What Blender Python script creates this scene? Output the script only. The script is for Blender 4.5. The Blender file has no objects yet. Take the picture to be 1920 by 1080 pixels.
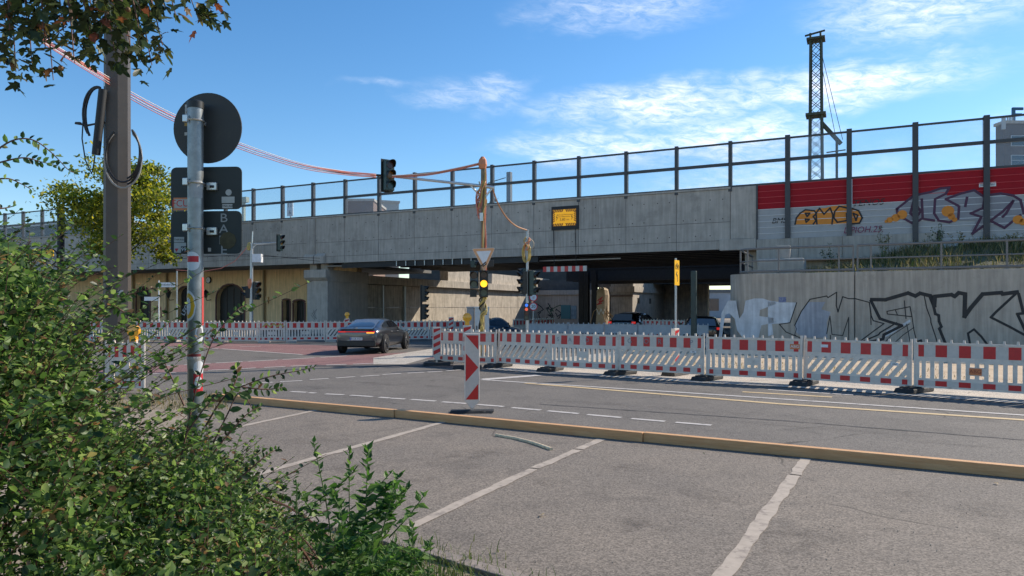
import bpy, math, random
import numpy as np
from mathutils import Vector, Matrix
random.seed(7); rng = np.random.default_rng(11)
R = math.radians; PI = math.pi
scn = bpy.context.scene; COL = scn.collection

# ------------------------------------------------------------------ camera
F, CX, YH, CH = 1330.0, 960.0, 577.0, 1.68      # focal length in px of a 1920 wide frame, horizon row, eye height
cd = bpy.data.cameras.new('camera'); cam = bpy.data.objects.new('camera', cd); COL.objects.link(cam)
cd.sensor_width = 36; cd.lens = F/1920*36; cd.shift_y = (YH-540)/1920; cd.clip_end = 3000; cd.clip_start = 0.05
cam.location = (0, 0, CH); cam.rotation_euler = (R(90), 0, 0); scn.camera = cam

# ------------------------------------------------------------------ light
SUN_AZ, SUN_EL = 62.0, 36.0
S = Vector((math.sin(R(SUN_AZ))*math.cos(R(SUN_EL)), math.cos(R(SUN_AZ))*math.cos(R(SUN_EL)), math.sin(R(SUN_EL))))
sl = bpy.data.lights.new('sun', 'SUN'); sl.energy = 3.7; sl.angle = R(0.53); sl.color = (1, .9, .76)
so = bpy.data.objects.new('sun', sl); COL.objects.link(so); so.rotation_euler = S.to_track_quat('Z', 'Y').to_euler(); so.location = (20, 10, 40)
scn.view_settings.view_transform = 'Standard'; scn.view_settings.look = 'None'
scn.view_settings.exposure = 0.68; scn.view_settings.gamma = 1
scn.view_settings.use_curve_mapping = False
w = bpy.data.worlds.new('World'); scn.world = w; w.use_nodes = True
nt = w.node_tree; nt.nodes.clear()
def N(t, typ, **kw):
    n = t.nodes.new(typ)
    for k, v in kw.items(): setattr(n, k, v)
    return n
def sky():
    L = nt.links.new
    out = N(nt, 'ShaderNodeOutputWorld'); bg = N(nt, 'ShaderNodeBackground'); bg.inputs[1].default_value = 0.115
    st = N(nt, 'ShaderNodeTexSky', sky_type='NISHITA'); st.sun_disc = False
    st.sun_elevation = R(SUN_EL); st.sun_rotation = R(SUN_AZ); st.altitude = 100; st.air_density = 1.0; st.dust_density = .15; st.ozone_density = 2.2
    hs = N(nt, 'ShaderNodeHueSaturation'); hs.inputs['Saturation'].default_value = 1.28; hs.inputs['Value'].default_value = .95
    L(st.outputs[0], hs.inputs['Color'])
    tc = N(nt, 'ShaderNodeTexCoord'); sx = N(nt, 'ShaderNodeSeparateXYZ'); L(tc.outputs['Generated'], sx.inputs[0])
    def m(op, a, b=None, c=None):
        n = N(nt, 'ShaderNodeMath', operation=op)
        for i, q in enumerate((a, b, c)):
            if q is None: continue
            if isinstance(q, (int, float)): n.inputs[i].default_value = q
            else: L(q, n.inputs[i])
        return n.outputs[0]
    az = m('MULTIPLY', m('ARCTAN2', sx.outputs[0], sx.outputs[1]), 57.2958)
    el = m('MULTIPLY', m('ARCSINE', sx.outputs[2]), 57.2958)
    wv = N(nt, 'ShaderNodeTexNoise'); wv.inputs['Scale'].default_value = .22; wv.inputs['Detail'].default_value = 4
    cv = N(nt, 'ShaderNodeCombineXYZ'); L(az, cv.inputs[0]); L(m('MULTIPLY', el, 2.2), cv.inputs[1]); L(cv.outputs[0], wv.inputs['Vector'])
    wob = m('SUBTRACT', wv.outputs[0], .5)
    az2 = m('ADD', az, m('MULTIPLY', wob, 9)); el2 = m('ADD', el, m('MULTIPLY', wob, 3.5))
    acc = None                                    # banks of cirrus: azimuth, elevation, half sizes in degrees, strength
    for a, e, ra, re, k in [(12, 15.6, 11, 1.9, .92), (25, 15.8, 10, 1.7, .95), (8.5, 12.6, 10, 1.6, .72), (17, 12.6, 9, 2.2, .85), (31, 20.6, 8.5, 3.2, .72),
                            (9, 22.6, 9, 1.8, .42), (-3, 16.6, 6, 1.4, .34), (-11, 17.2, 3, .7, .2), (20, 9.6, 10, 2.4, .55), (2, 12.9, 4, 1.2, .45),
                            (60, 18, 16, 4, .8), (95, 25, 18, 5, .6), (-70, 20, 14, 3, .4), (150, 22, 25, 5, .6), (-140, 26, 22, 5, .6), (40, 40, 18, 4, .5), (-30, 48, 14, 3, .4), (45, 11, 14, 3, .7)]:
        d = m('SQRT', m('ADD', m('POWER', m('DIVIDE', m('SUBTRACT', az2, a), ra), 2), m('POWER', m('DIVIDE', m('SUBTRACT', el2, e), re), 2)))
        mr = N(nt, 'ShaderNodeMapRange', interpolation_type='SMOOTHSTEP'); L(d, mr.inputs[0])
        mr.inputs[1].default_value = 1.25; mr.inputs[2].default_value = .1; mr.inputs[3].default_value = 0; mr.inputs[4].default_value = k
        acc = mr.outputs[0] if acc is None else m('MAXIMUM', acc, mr.outputs[0])
    fn = N(nt, 'ShaderNodeTexNoise'); fn.inputs['Scale'].default_value = .62; fn.inputs['Detail'].default_value = 9; fn.inputs['Roughness'].default_value = .68; fn.inputs['Distortion'].default_value = .6
    cv2 = N(nt, 'ShaderNodeCombineXYZ'); L(m('ADD', az, m('MULTIPLY', el, 1.1)), cv2.inputs[0]); L(m('MULTIPLY', el, 2.9), cv2.inputs[1]); L(cv2.outputs[0], fn.inputs['Vector'])
    fr = N(nt, 'ShaderNodeMapRange'); L(fn.outputs[0], fr.inputs[0]); fr.inputs[1].default_value = .38; fr.inputs[2].default_value = .64
    cm = m('MULTIPLY', acc, m('ADD', m('MULTIPLY', fr.outputs[0], .72), .2))
    mx = N(nt, 'ShaderNodeMixRGB'); L(cm, mx.inputs[0]); L(hs.outputs[0], mx.inputs[1]); mx.inputs[2].default_value = (7.6, 7.7, 8.0, 1)
    L(mx.outputs[0], bg.inputs[0]); L(bg.outputs[0], out.inputs[0])
sky()

# ------------------------------------------------------------------ pixel helpers (measurements of the photograph -> metres)
def G(px, py, z=0.0):
    Y = (CH-z)*F/(py-YH); return Vector(((px-CX)/F*Y, Y, z))
def W(px, py, Y): return Vector(((px-CX)/F*Y, Y, CH+(YH-py)/F*Y))
BO = Vector((10.55, 34.3)); BA = -math.atan2(1.135, 2.34)              # the bridge's own axes: s along it, n away from the street
EB = Vector((math.cos(BA), math.sin(BA))); NB = Vector((-math.sin(BA), math.cos(BA)))
def bw(s, n, z=0.0): p = BO+EB*s+NB*n; return Vector((p.x, p.y, z))
def BN(px, py, n):                                                      # pixel on the plane n = const -> (s, z)
    d = Vector(((px-CX)/F, 1)); t = (n+BO.dot(NB))/d.dot(NB); return ((d*t-BO).dot(EB), CH+(YH-py)/F*t)
def BS(px, s):                                                          # column px on the plane s = const -> n
    d = Vector(((px-CX)/F, 1)); t = (s+BO.dot(EB))/d.dot(EB); return (d*t-BO).dot(NB)

# ------------------------------------------------------------------ materials
MATS = {}
def mat(name, c, rough=.6, metal=0., var=.0, vs=8., bump=0., bs=60., c2=None, stretch=(1,1,1), spec=.5, coat=0., emit=0., streak=0., trans=0., coord='World', spots=None):
    if name in MATS: return MATS[name]
    m = bpy.data.materials.new(name); m.use_nodes = True; t = m.node_tree; L = t.links.new
    p = t.nodes['Principled BSDF']; p.inputs['Roughness'].default_value = rough; p.inputs['Metallic'].default_value = metal
    p.inputs['Specular IOR Level'].default_value = spec; p.inputs['Coat Weight'].default_value = coat
    col = (*c, 1); p.inputs['Base Color'].default_value = col
    src = N(t, 'ShaderNodeNewGeometry').outputs['Position'] if coord == 'World' else N(t, 'ShaderNodeTexCoord').outputs[coord]; mp = N(t, 'ShaderNodeMapping'); mp.inputs['Scale'].default_value = stretch; L(src, mp.inputs[0])
    last = None
    if var > 0 or c2:
        n1 = N(t, 'ShaderNodeTexNoise'); n1.inputs['Scale'].default_value = vs; n1.inputs['Detail'].default_value = 7; n1.inputs['Roughness'].default_value = .65; L(mp.outputs[0], n1.inputs['Vector'])
        mr = N(t, 'ShaderNodeMapRange'); mr.inputs[1].default_value = .3; mr.inputs[2].default_value = .7; L(n1.outputs[0], mr.inputs[0])
        mx = N(t, 'ShaderNodeMixRGB'); L(mr.outputs[0], mx.inputs[0])
        a = tuple(x*(1-var) for x in c) if not c2 else c; b = c2 if c2 else tuple(min(1, x*(1+var)) for x in c)
        mx.inputs[1].default_value = (*a, 1); mx.inputs[2].default_value = (*b, 1); last = mx.outputs[0]
    if streak > 0:                                                      # vertical weathering streaks
        mp2 = N(t, 'ShaderNodeMapping'); mp2.inputs['Scale'].default_value = (7, 7, .5); L(src, mp2.inputs[0])
        n3 = N(t, 'ShaderNodeTexNoise'); n3.inputs['Scale'].default_value = 1.3; n3.inputs['Detail'].default_value = 5; L(mp2.outputs[0], n3.inputs['Vector'])
        mr3 = N(t, 'ShaderNodeMapRange'); mr3.inputs[1].default_value = .35; mr3.inputs[2].default_value = .68; mr3.inputs[3].default_value = 1-streak; mr3.inputs[4].default_value = 1+streak*.3; L(n3.outputs[0], mr3.inputs[0])
        mu = N(t, 'ShaderNodeMixRGB', blend_type='MULTIPLY'); mu.inputs[0].default_value = 1
        if last: L(last, mu.inputs[1])
        else: mu.inputs[1].default_value = col
        L(mr3.outputs[0], mu.inputs[2]); last = mu.outputs[0]
    if spots:                                                           # (colour, scale, low, high): stains of their own
        sc, ss, lo, hi = spots
        n4 = N(t, 'ShaderNodeTexNoise'); n4.inputs['Scale'].default_value = ss; n4.inputs['Detail'].default_value = 8; n4.inputs['Roughness'].default_value = .7; L(mp.outputs[0], n4.inputs['Vector'])
        mr4 = N(t, 'ShaderNodeMapRange'); mr4.inputs[1].default_value = lo; mr4.inputs[2].default_value = hi; L(n4.outputs[0], mr4.inputs[0])
        m4 = N(t, 'ShaderNodeMixRGB'); L(mr4.outputs[0], m4.inputs[0]); m4.inputs[2].default_value = (*sc, 1)
        if last: L(last, m4.inputs[1])
        else: m4.inputs[1].default_value = col
        last = m4.outputs[0]
    if last: L(last, p.inputs['Base Color'])
    if bump > 0:
        n2 = N(t, 'ShaderNodeTexNoise'); n2.inputs['Scale'].default_value = bs; n2.inputs['Detail'].default_value = 5; L(mp.outputs[0], n2.inputs['Vector'])
        bp = N(t, 'ShaderNodeBump'); bp.inputs['Strength'].default_value = bump; bp.inputs['Distance'].default_value = .02; L(n2.outputs[0], bp.inputs['Height']); L(bp.outputs[0], p.inputs['Normal'])
    if emit > 0: p.inputs['Emission Color'].default_value = col; p.inputs['Emission Strength'].default_value = emit
    if trans > 0:
        o = t.nodes['Material Output']; tb = N(t, 'ShaderNodeBsdfTransparent'); ms = N(t, 'ShaderNodeMixShader'); ms.inputs[0].default_value = trans
        L(p.outputs[0], ms.inputs[1]); L(tb.outputs[0], ms.inputs[2]); L(ms.outputs[0], o.inputs[0])
    MATS[name] = m; return m

def asphalt(name, c, dark, brown):
    m = bpy.data.materials.new(name); m.use_nodes = True; t = m.node_tree; L = t.links.new; p = t.nodes['Principled BSDF']
    p.inputs['Roughness'].default_value = .82; p.inputs['Specular IOR Level'].default_value = .3
    tc = N(t, 'ShaderNodeTexCoord')
    def noise(s, d=6, r=.6):
        n = N(t, 'ShaderNodeTexNoise'); n.inputs['Scale'].default_value = s; n.inputs['Detail'].default_value = d; n.inputs['Roughness'].default_value = r; L(tc.outputs['Object'], n.inputs['Vector']); return n.outputs[0]
    def ramp(x, a, b, lo=0., hi=1.):
        r = N(t, 'ShaderNodeMapRange'); r.inputs[1].default_value = a; r.inputs[2].default_value = b; r.inputs[3].default_value = lo; r.inputs[4].default_value = hi; L(x, r.inputs[0]); return r.outputs[0]
    def mix(f, a, b):
        x = N(t, 'ShaderNodeMixRGB'); L(f, x.inputs[0])
        for i, q in ((1, a), (2, b)):
            if isinstance(q, tuple): x.inputs[i].default_value = (*q, 1)
            else: L(q, x.inputs[i])
        return x.outputs[0]
    base = mix(ramp(noise(.55), .35, .65), c, brown)
    base = mix(ramp(noise(1.3, 8, .7), .53, .72, 0, .8), base, dark); base = mix(ramp(noise(.9, 3, .5), .62, .74, 0, .55), base, tuple(x*.55 for x in dark))
    v = N(t, 'ShaderNodeTexVoronoi'); v.inputs['Scale'].default_value = 85; L(tc.outputs['Object'], v.inputs['Vector'])
    sv = N(t, 'ShaderNodeSeparateColor'); L(v.outputs['Color'], sv.inputs[0])
    g = N(t, 'ShaderNodeMixRGB', blend_type='MULTIPLY'); g.inputs[0].default_value = 1; L(base, g.inputs[1]); L(ramp(sv.outputs[0], 0, 1, .58, 1.42), g.inputs[2])
    v2 = N(t, 'ShaderNodeTexVoronoi', feature='DISTANCE_TO_EDGE'); v2.inputs['Scale'].default_value = .33
    dn = N(t, 'ShaderNodeTexNoise'); dn.inputs['Scale'].default_value = 2.2; L(tc.outputs['Object'], dn.inputs['Vector'])
    ad = N(t, 'ShaderNodeMixRGB'); ad.inputs[0].default_value = .16; L(tc.outputs['Object'], ad.inputs[1]); L(dn.outputs['Color'], ad.inputs[2]); L(ad.outputs[0], v2.inputs['Vector'])
    cr = N(t, 'ShaderNodeMath', operation='MULTIPLY'); L(ramp(v2.outputs['Distance'], .0015, .005, .75, 0), cr.inputs[0]); L(ramp(noise(.4, 2), .52, .6), cr.inputs[1])
    f = mix(cr.outputs[0], g.outputs[0], tuple(x*.35 for x in c))
    L(f, p.inputs['Base Color'])
    bp = N(t, 'ShaderNodeBump'); bp.inputs['Strength'].default_value = .5; bp.inputs['Distance'].default_value = .006; L(sv.outputs[0], bp.inputs['Height']); L(bp.outputs[0], p.inputs['Normal'])
    MATS[name] = m; return m

def leafmat(name, ramp, tl=.35, rough=.5, brown=None):
    m = bpy.data.materials.new(name); m.use_nodes = True; t = m.node_tree; L = t.links.new; p = t.nodes['Principled BSDF']
    at = N(t, 'ShaderNodeAttribute', attribute_name='rnd'); oi = N(t, 'ShaderNodeObjectInfo')
    ad = N(t, 'ShaderNodeMath', operation='ADD'); L(at.outputs['Fac'], ad.inputs[0]); L(oi.outputs['Random'], ad.inputs[1])
    fr = N(t, 'ShaderNodeMath', operation='FRACT'); L(ad.outputs[0], fr.inputs[0])
    cr = N(t, 'ShaderNodeValToRGB'); L(fr.outputs[0], cr.inputs[0]); e = cr.color_ramp.elements
    e[0].position = ramp[0][0]; e[0].color = (*ramp[0][1], 1); e[1].position = ramp[-1][0]; e[1].color = (*ramp[-1][1], 1)
    for q, c in ramp[1:-1]: x = e.new(q); x.color = (*c, 1)
    L(cr.outputs[0], p.inputs['Base Color']); p.inputs['Roughness'].default_value = rough; p.inputs['Specular IOR Level'].default_value = .35
    tb = N(t, 'ShaderNodeBsdfTranslucent'); hv = N(t, 'ShaderNodeHueSaturation'); hv.inputs['Value'].default_value = 1.9; hv.inputs['Saturation'].default_value = 1.1; L(cr.outputs[0], hv.inputs['Color']); L(hv.outputs[0], tb.inputs[0])
    ms = N(t, 'ShaderNodeMixShader'); ms.inputs[0].default_value = tl; L(p.outputs[0], ms.inputs[1]); L(tb.outputs[0], ms.inputs[2]); L(ms.outputs[0], t.nodes['Material Output'].inputs[0])
    MATS[name] = m; return m

def glassmat(name, tint, opac, rough=.05):
    m = bpy.data.materials.new(name); m.use_nodes = True; t = m.node_tree; L = t.links.new
    p = t.nodes['Principled BSDF']; p.inputs['Base Color'].default_value = (*tint, 1); p.inputs['Roughness'].default_value = rough
    tb = N(t, 'ShaderNodeBsdfTransparent'); tb.inputs[0].default_value = (.93, .96, .98, 1); ms = N(t, 'ShaderNodeMixShader'); ms.inputs[0].default_value = 1-opac
    L(p.outputs[0], ms.inputs[1]); L(tb.outputs[0], ms.inputs[2]); L(ms.outputs[0], t.nodes['Material Output'].inputs[0]); MATS[name] = m; return m

M = mat
concrete = M('concrete', (.46, .41, .355), .85, var=.16, vs=1.6, bump=.25, bs=30, streak=.16, spots=((.22, .2, .175), .75, .57, .8))
concrete_old = M('concrete_old', (.47, .41, .33), .9, var=.22, vs=2.2, bump=.4, bs=25, streak=.3, spots=((.2, .18, .15), 1.5, .58, .78))
concrete_wall = M('concrete_wall', (.44, .38, .315), .88, var=.13, vs=1.4, bump=.3, bs=35, streak=.22, spots=((.3, .26, .21), 2.0, .6, .75))
brick_dark = M('brown_render', (.2, .15, .11), .9, var=.25, vs=3, bump=.4, bs=20, streak=.25)
steel_dark = M('steel_dark', (.022, .023, .025), .55, .3, var=.3, vs=6)
fence_paint = M('fence_paint', (.05, .052, .058), .45, .2, var=.12, vs=5)
white_plastic = M('white_plastic', (.68, .6, .52), .5, var=.12, vs=9, spots=((.36, .31, .25), 5, .54, .78))
sheet_grey = M('reflective_white', (.56, .51, .46), .38, var=.08, vs=14)
sheet_red = M('reflective_red', (.52, .012, .016), .38, var=.12, vs=14)
rubber = M('rubber', (.025, .024, .023), .75, var=.5, vs=6, bump=.5, bs=40, spots=((.16, .15, .13), 9, .58, .75))
galv = M('galvanised', (.42, .44, .45), .42, .75, var=.2, vs=18, spots=((.25, .26, .26), 9, .55, .7))
alu = M('aluminium', (.62, .62, .6), .35, .8, var=.1, vs=12)
black_plastic = M('black_plastic', (.012, .014, .014), .45)
green_plastic = M('signal_green', (.018, .045, .04), .4, var=.2, vs=8)
wood = M('timber', (.55, .265, .105), .7, c2=(.7, .41, .195), vs=2.2, stretch=(1.2, 14, 14), coord='Object', bump=.3, bs=14, spots=((.24, .1, .035), 2.1, .62, .72))
white_paint = M('road_paint', (.5, .46, .42), .75, var=.12, vs=12, spots=((.16, .15, .145), 7, .56, .66))
bay_paint = M('bay_paint', (.4, .335, .27), .8, var=.14, vs=10, spots=((.17, .14, .12), 6, .53, .68))
yellow_paint = M('yellow_marking', (.58, .42, .22), .75, var=.15, vs=10, spots=((.2, .18, .15), 8, .6, .7))
asphalt('asphalt_road', (.138, .123, .107), (.096, .086, .076), (.168, .149, .128))
asphalt('asphalt_bays', (.178, .152, .126), (.125, .107, .09), (.218, .182, .146))
asphalt('asphalt_patch', (.062, .06, .062), (.04, .04, .04), (.075, .07, .07))
asphalt('asphalt_red', (.22, .112, .105), (.15, .08, .076), (.25, .145, .13))
asphalt('pavement_pale', (.4, .36, .31), (.27, .24, .21), (.47, .42, .35))
soil = M('soil', (.2, .155, .11), .95, c2=(.34, .28, .21), vs=3.5, bump=.8, bs=18, spots=((.1, .075, .05), 5, .6, .75))
sand = M('sand', (.42, .31, .2), .95, c2=(.58, .45, .31), vs=1.3, bump=.7, bs=12, spots=((.16, .17, .07), 1.1, .57, .7))
cable_red = M('cable_red', (.62, .2, .15), .55, var=.2, vs=6); cable_white = M('cable_white', (.75, .68, .62), .5); cable_black = M('cable_black', (.012, .012, .013), .5)
cable_yellow = M('cable_yellow', (.55, .4, .1), .6, c2=(.34, .26, .09), vs=12); cable_orange = M('cable_orange', (.6, .22, .1), .55)
amber = M('amber_lens', (.9, .38, .02), .18, var=.25, vs=18, coat=.6)
amber_lit = M('amber_lit', (1.0, .48, .02), .3, emit=1.1)
orange_sign = M('detour_yellow', (.95, .5, .015), .4, var=.06)
black_ink = M('black_ink', (.015, .015, .017), .6); white_ink = M('white_ink', (.72, .73, .74), .5, var=.1, vs=10); red_ink = M('red_ink', (.55, .02, .03), .45)
glass = glassmat('screen_glass', (.62, .72, .82), .11); car_glass = M('car_glass', (.012, .014, .018), .05, spec=.8); window_glass = M('window_glass', (.03, .045, .06), .06, spec=.9)

# ------------------------------------------------------------------ mesh builder
class MB:
    def __init__(s): s.v = []; s.f = []
    def add(s, v, f):
        o = len(s.v); s.v += [tuple(x) for x in v]; s.f += [tuple(i+o for i in q) for q in f]; return s
    def box(s, x0, x1, y0, y1, z0, z1, m=None):
        v = [Vector((x, y, z)) for z in (z0, z1) for y in (y0, y1) for x in (x0, x1)]
        if m: v = [m @ p for p in v]
        return s.add(v, [(0, 2, 3, 1), (4, 5, 7, 6), (0, 1, 5, 4), (1, 3, 7, 5), (3, 2, 6, 7), (2, 0, 4, 6)])
    def prism(s, pts, vec):
        n = len(pts); vec = Vector(vec); a = [Vector(p) for p in pts]; b = [p+vec for p in a]
        return s.add(a+b, [tuple(range(n-1, -1, -1)), tuple(range(n, 2*n))]+[(i, (i+1) % n, (i+1) % n+n, i+n) for i in range(n)])
    def bar(s, p, q, w_, h=None, up=(0, 0, 1)):                           # a square bar from p to q
        p = Vector(p); q = Vector(q); d = (q-p).normalized(); u = Vector(up)
        a = d.cross(u)
        if a.length < 1e-4: a = d.cross(Vector((0, 1, 0)))
        a.normalize(); b = a.cross(d); h = h or w_; a = a*w_/2; b = b*h/2
        return s.prism([p-a-b, p+a-b, p+a+b, p-a+b], q-p)
    def tube(s, path, r, n=8, r1=None, cap=True):
        P = [Vector(p) for p in path]; m = len(P); vs = []; fs = []; ref = Vector((0.13, 0.31, 1))
        for i, p in enumerate(P):
            d = (P[min(i+1, m-1)]-P[max(i-1, 0)]).normalized(); a = d.cross(ref)
            if a.length < .05: a = d.cross(Vector((1, 0, 0)))
            a.normalize(); b = d.cross(a); rr = r if r1 is None else r+(r1-r)*i/(m-1)
            vs += [p+(a*math.cos(t)+b*math.sin(t))*rr for t in (2*PI*k/n for k in range(n))]
        for i in range(m-1):
            for k in range(n): fs.append((i*n+k, i*n+(k+1) % n, (i+1)*n+(k+1) % n, (i+1)*n+k))
        if cap: fs += [tuple(range(n-1, -1, -1)), tuple(range((m-1)*n, m*n))]
        return s.add(vs, fs)
    def lathe(s, prof, c=(0, 0, 0), n=16, axis='z'):
        c = Vector(c); vs = []; fs = []; m = len(prof)
        for r, h in prof:
            for k in range(n):
                t = 2*PI*k/n; x, y = r*math.cos(t), r*math.sin(t)
                vs.append(c+(Vector((x, y, h)) if axis == 'z' else Vector((x, h, y)) if axis == 'y' else Vector((h, x, y))))
        for i in range(m-1):
            for k in range(n): fs.append((i*n+k, i*n+(k+1) % n, (i+1)*n+(k+1) % n, (i+1)*n+k))
        fs += [tuple(range(n-1, -1, -1)), tuple(range((m-1)*n, m*n))]
        return s.add(vs, fs)
    def build(s, name, m, parent=None, smooth=False, bevel=0., loc=None):
        me = bpy.data.meshes.new(name); me.from_pydata(s.v, [], s.f); me.update()
        o = mesh_obj(name, me, m, parent, smooth, bevel)
        if loc: o.location = loc
        return o
def mesh_obj(name, me, m, parent=None, smooth=False, bevel=0.):
    if m and not me.materials: me.materials.append(m)
    if smooth: me.polygons.foreach_set('use_smooth', [True]*len(me.polygons)); me.set_sharp_from_angle(angle=R(40))
    o = bpy.data.objects.new(name, me); COL.objects.link(o)
    if parent: o.parent = parent
    if bevel:
        b = o.modifiers.new('bevel', 'BEVEL'); b.width = bevel; b.segments = 2; b.limit_method = 'ANGLE'
    return o
def tag(o, label, cat, group=None, kind=None):
    if label: o['label'] = label
    if cat: o['category'] = cat
    if group: o['group'] = group
    if kind: o['kind'] = kind
    return o
def thing(name, label, cat, loc=(0, 0, 0), rz=0., group=None):
    o = bpy.data.objects.new(name, None); COL.objects.link(o); o.location = loc; o.rotation_euler = (0, 0, rz); o.empty_display_size = .2
    return tag(o, label, cat, group)
def structure(o): o['kind'] = 'structure'; return o
def text(body, size, m, parent, loc, rot=(PI/2, 0, 0), name='lettering', sx=1., align='CENTER', thick=.0015, shear=0.):
    c = bpy.data.curves.new('t', 'FONT'); c.body = body; c.size = size; c.align_x = align; c.align_y = 'CENTER'; c.extrude = thick; c.resolution_u = 3; c.shear = shear; c.space_line = .85
    o = bpy.data.objects.new('t', c); COL.objects.link(o); bpy.context.view_layer.update()
    me = bpy.data.meshes.new_from_object(o.evaluated_get(bpy.context.evaluated_depsgraph_get()))
    bpy.data.objects.remove(o); bpy.data.curves.remove(c); me.materials.clear()
    q = mesh_obj(name, me, m, parent); q.location = loc; q.rotation_euler = rot; q.scale = (sx, 1, 1); return q
def ribbon(pts, wd, m, name, parent, y=-.004, taper=True):             # brush stroke on a local x-z plane facing -y
    P = [Vector((a, 0, b)) for a, b in pts]; mb = MB()
    for i in range(len(P)-1):
        d = (P[i+1]-P[i]); ln = d.length
        if ln < 1e-6: continue
        d /= ln; nrm = Vector((-d.z, 0, d.x))*wd/2; a = P[i]-d*wd*.35; b = P[i+1]+d*wd*.35
        yy = Vector((0, y-.0006*(i % 3), 0)); mb.prism([a-nrm+yy, b-nrm+yy, b+nrm+yy, a+nrm+yy], (0, -.0005, 0))
    return mb.build(name, m, parent)
def fill(pts, m, name, parent, y=-.003):
    return MB().prism([(a, y, b) for a, b in pts], (0, -.0008, 0)).build(name, m, parent)
def dupe(o, parent=None):
    c = o.copy(); COL.objects.link(c); c.parent = parent
    for ch in list(o.children): dupe(ch, c)
    return c

# ------------------------------------------------------------------ ground, carriageway, markings
def sheet(name, pts, z, m, parent=None):
    o = MB().add([(p[0], p[1], z) for p in pts], [tuple(range(len(pts)))]).build(name, m, parent); return o
structure(sheet('ground', [(-900, -60), (900, -60), (900, 1500), (-900, 1500)], -.03, soil))
road = structure(sheet('road', [(-120, 4), (-3.5, 4.1), (30, -14), (60, -14), (60, 95), (-120, 95)], 0, MATS['asphalt_road']))
UV = Vector((math.cos(R(-29.7)), math.sin(R(-29.7)))); VV = Vector((-UV.y, UV.x))
b0 = G(460, 757); b1 = G(1920, 899)
park = structure(sheet('parking_area', [G(380, 748), (b1.x+3.4, b1.y-1.95), (8, -.5), (3.6, 1.6), G(948, 1084), G(560, 972), G(330, 800)], .004, MATS['asphalt_bays']))
def band(name, p, q, wd, m, z, parent=None, jag=0.):
    p = Vector((p[0], p[1])); q = Vector((q[0], q[1])); d = (q-p); n = max(1, int(d.length/.12)) if jag else 1; e = Vector((-d.y, d.x)).normalized()*wd/2
    A = [p+d*i/n+e*(1+random.uniform(-jag, jag)) for i in range(n+1)]; B = [p+d*i/n-e*(1+random.uniform(-jag, jag)) for i in range(n+1)]
    v = [(a.x, a.y, z) for a in A]+[(b.x, b.y, z) for b in B]
    return MB().add(v, [(i, n+1+i, n+2+i, i+1) for i in range(n)]).build(name, m, parent)
for a, b in [((420, 807), (597, 769)), ((430, 905), (833, 792)), ((765, 992), (1000, 881)), ((1004, 879), (1082, 845)), ((1086, 843), (1128, 824)),
             ((1352, 1086), (1489, 893)), ((1491, 891), (1512, 861))]:
    band('bay_line', G(*a), G(*b), .11, bay_paint, .009, park, .2)
dash = [((545, 734.5), (575, 736)), ((579, 736.6), (592, 737.4)), ((610, 739), (645, 740.5)), ((657, 741.5), (699, 744)), ((711, 745.3), (731, 746.8)), ((733, 747), (760, 748.6)), ((770, 749.3), (817, 752.5)),
        ((829, 753.8), (875, 757.2)), ((895, 758.8), (945, 762.8)), ((960, 764.8), (1014, 769.5)), ((1027, 770.8), (1085, 776)), ((1101, 777.8), (1165, 783.4)), ((1184, 785.4), (1247, 790.6)), ((1267, 792.4), (1334, 797.8))]
for a, b in dash: band('dash', G(*a), G(*b), .115, white_paint, .006, road)
for a, b in [((525, 716), (567, 714)), ((581, 712), (616, 710)), ((630, 709), (666, 706.5)), ((676, 706), (711, 703.8)), ((717, 702.5), (752, 700.6)), ((764, 700), (795, 698.4)), ((802, 698), (830, 696.4)), ((837, 695.6), (865, 693.6)), ((440, 722), (470, 720)), ((483, 719), (512, 717))]:
    band('dash', G(*a), G(*b), .12, white_paint, .006, road)
band('edge_line', G(903, 712.3), G(1300, 737.6), .13, white_paint, .006, road); band('edge_line', G(1300, 737.6), G(1990, 783.7), .13, white_paint, .006, road)
band('yellow_line', G(985, 718.5), G(1460, 757.5), .16, yellow_paint, .006, road); band('yellow_line', G(1460, 757.5), G(1990, 792.5), .16, yellow_paint, .006, road)
band('edge_line', G(906, 712), G(1010, 704), .3, white_paint, .008, road); band('yellow_line', G(1392, 735), G(1560, 745), .14, yellow_paint, .006, road); band('edge_line', G(1440, 731), G(1600, 741), .12, white_paint, .006, road)
redA = [(150, 692), (271, 687.5), (480, 677), (640, 667), (760, 661), (838, 657), (838, 669), (700, 683), (595, 685.5), (347, 697), (271, 701), (150, 706)]
lane = structure(sheet('cycle_lane', [G(*p) for p in redA], .004, MATS['asphalt_red']))
lane2 = structure(sheet('cycle_crossing', [G(*p) for p in [(300, 643), (500, 645), (640, 647.5), (640, 666.5), (567, 665.5), (415, 654.8), (300, 648)]], .004, MATS['asphalt_red']))
for a, b in [((285, 687), (330, 685)), ((345, 684.5), (395, 681.5)), ((405, 681), (455, 678.3)), ((465, 678), (520, 675)), ((530, 674.4), (590, 671)), ((600, 670.5), (650, 667.5)), ((275, 702), (330, 698.6)), ((390, 695), (430, 693)), ((440, 692.4), (480, 690.3)), ((495, 689.5), (535, 687.6)), ((545, 687), (590, 685.3)), ((612, 684.8), (650, 683.6)), ((662, 683.2), (700, 681.6)), ((710, 680.6), (745, 677)), ((415, 654.3), (567, 665.2)), ((380, 652.4), (410, 654)), ((450, 650.6), (490, 649.5)), ((275, 656.5), (318, 656.2))]:
    band('dash', G(*a), G(*b), .14, white_paint, .0085, road)
structure(sheet('asphalt_seam', [G(*p) for p in [(590, 684.8), (700, 685.2), (764, 684.2), (815, 675), (850, 664), (850, 690), (770, 687), (700, 687.6), (590, 687.2)]], .005, MATS['asphalt_patch']))
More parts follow.
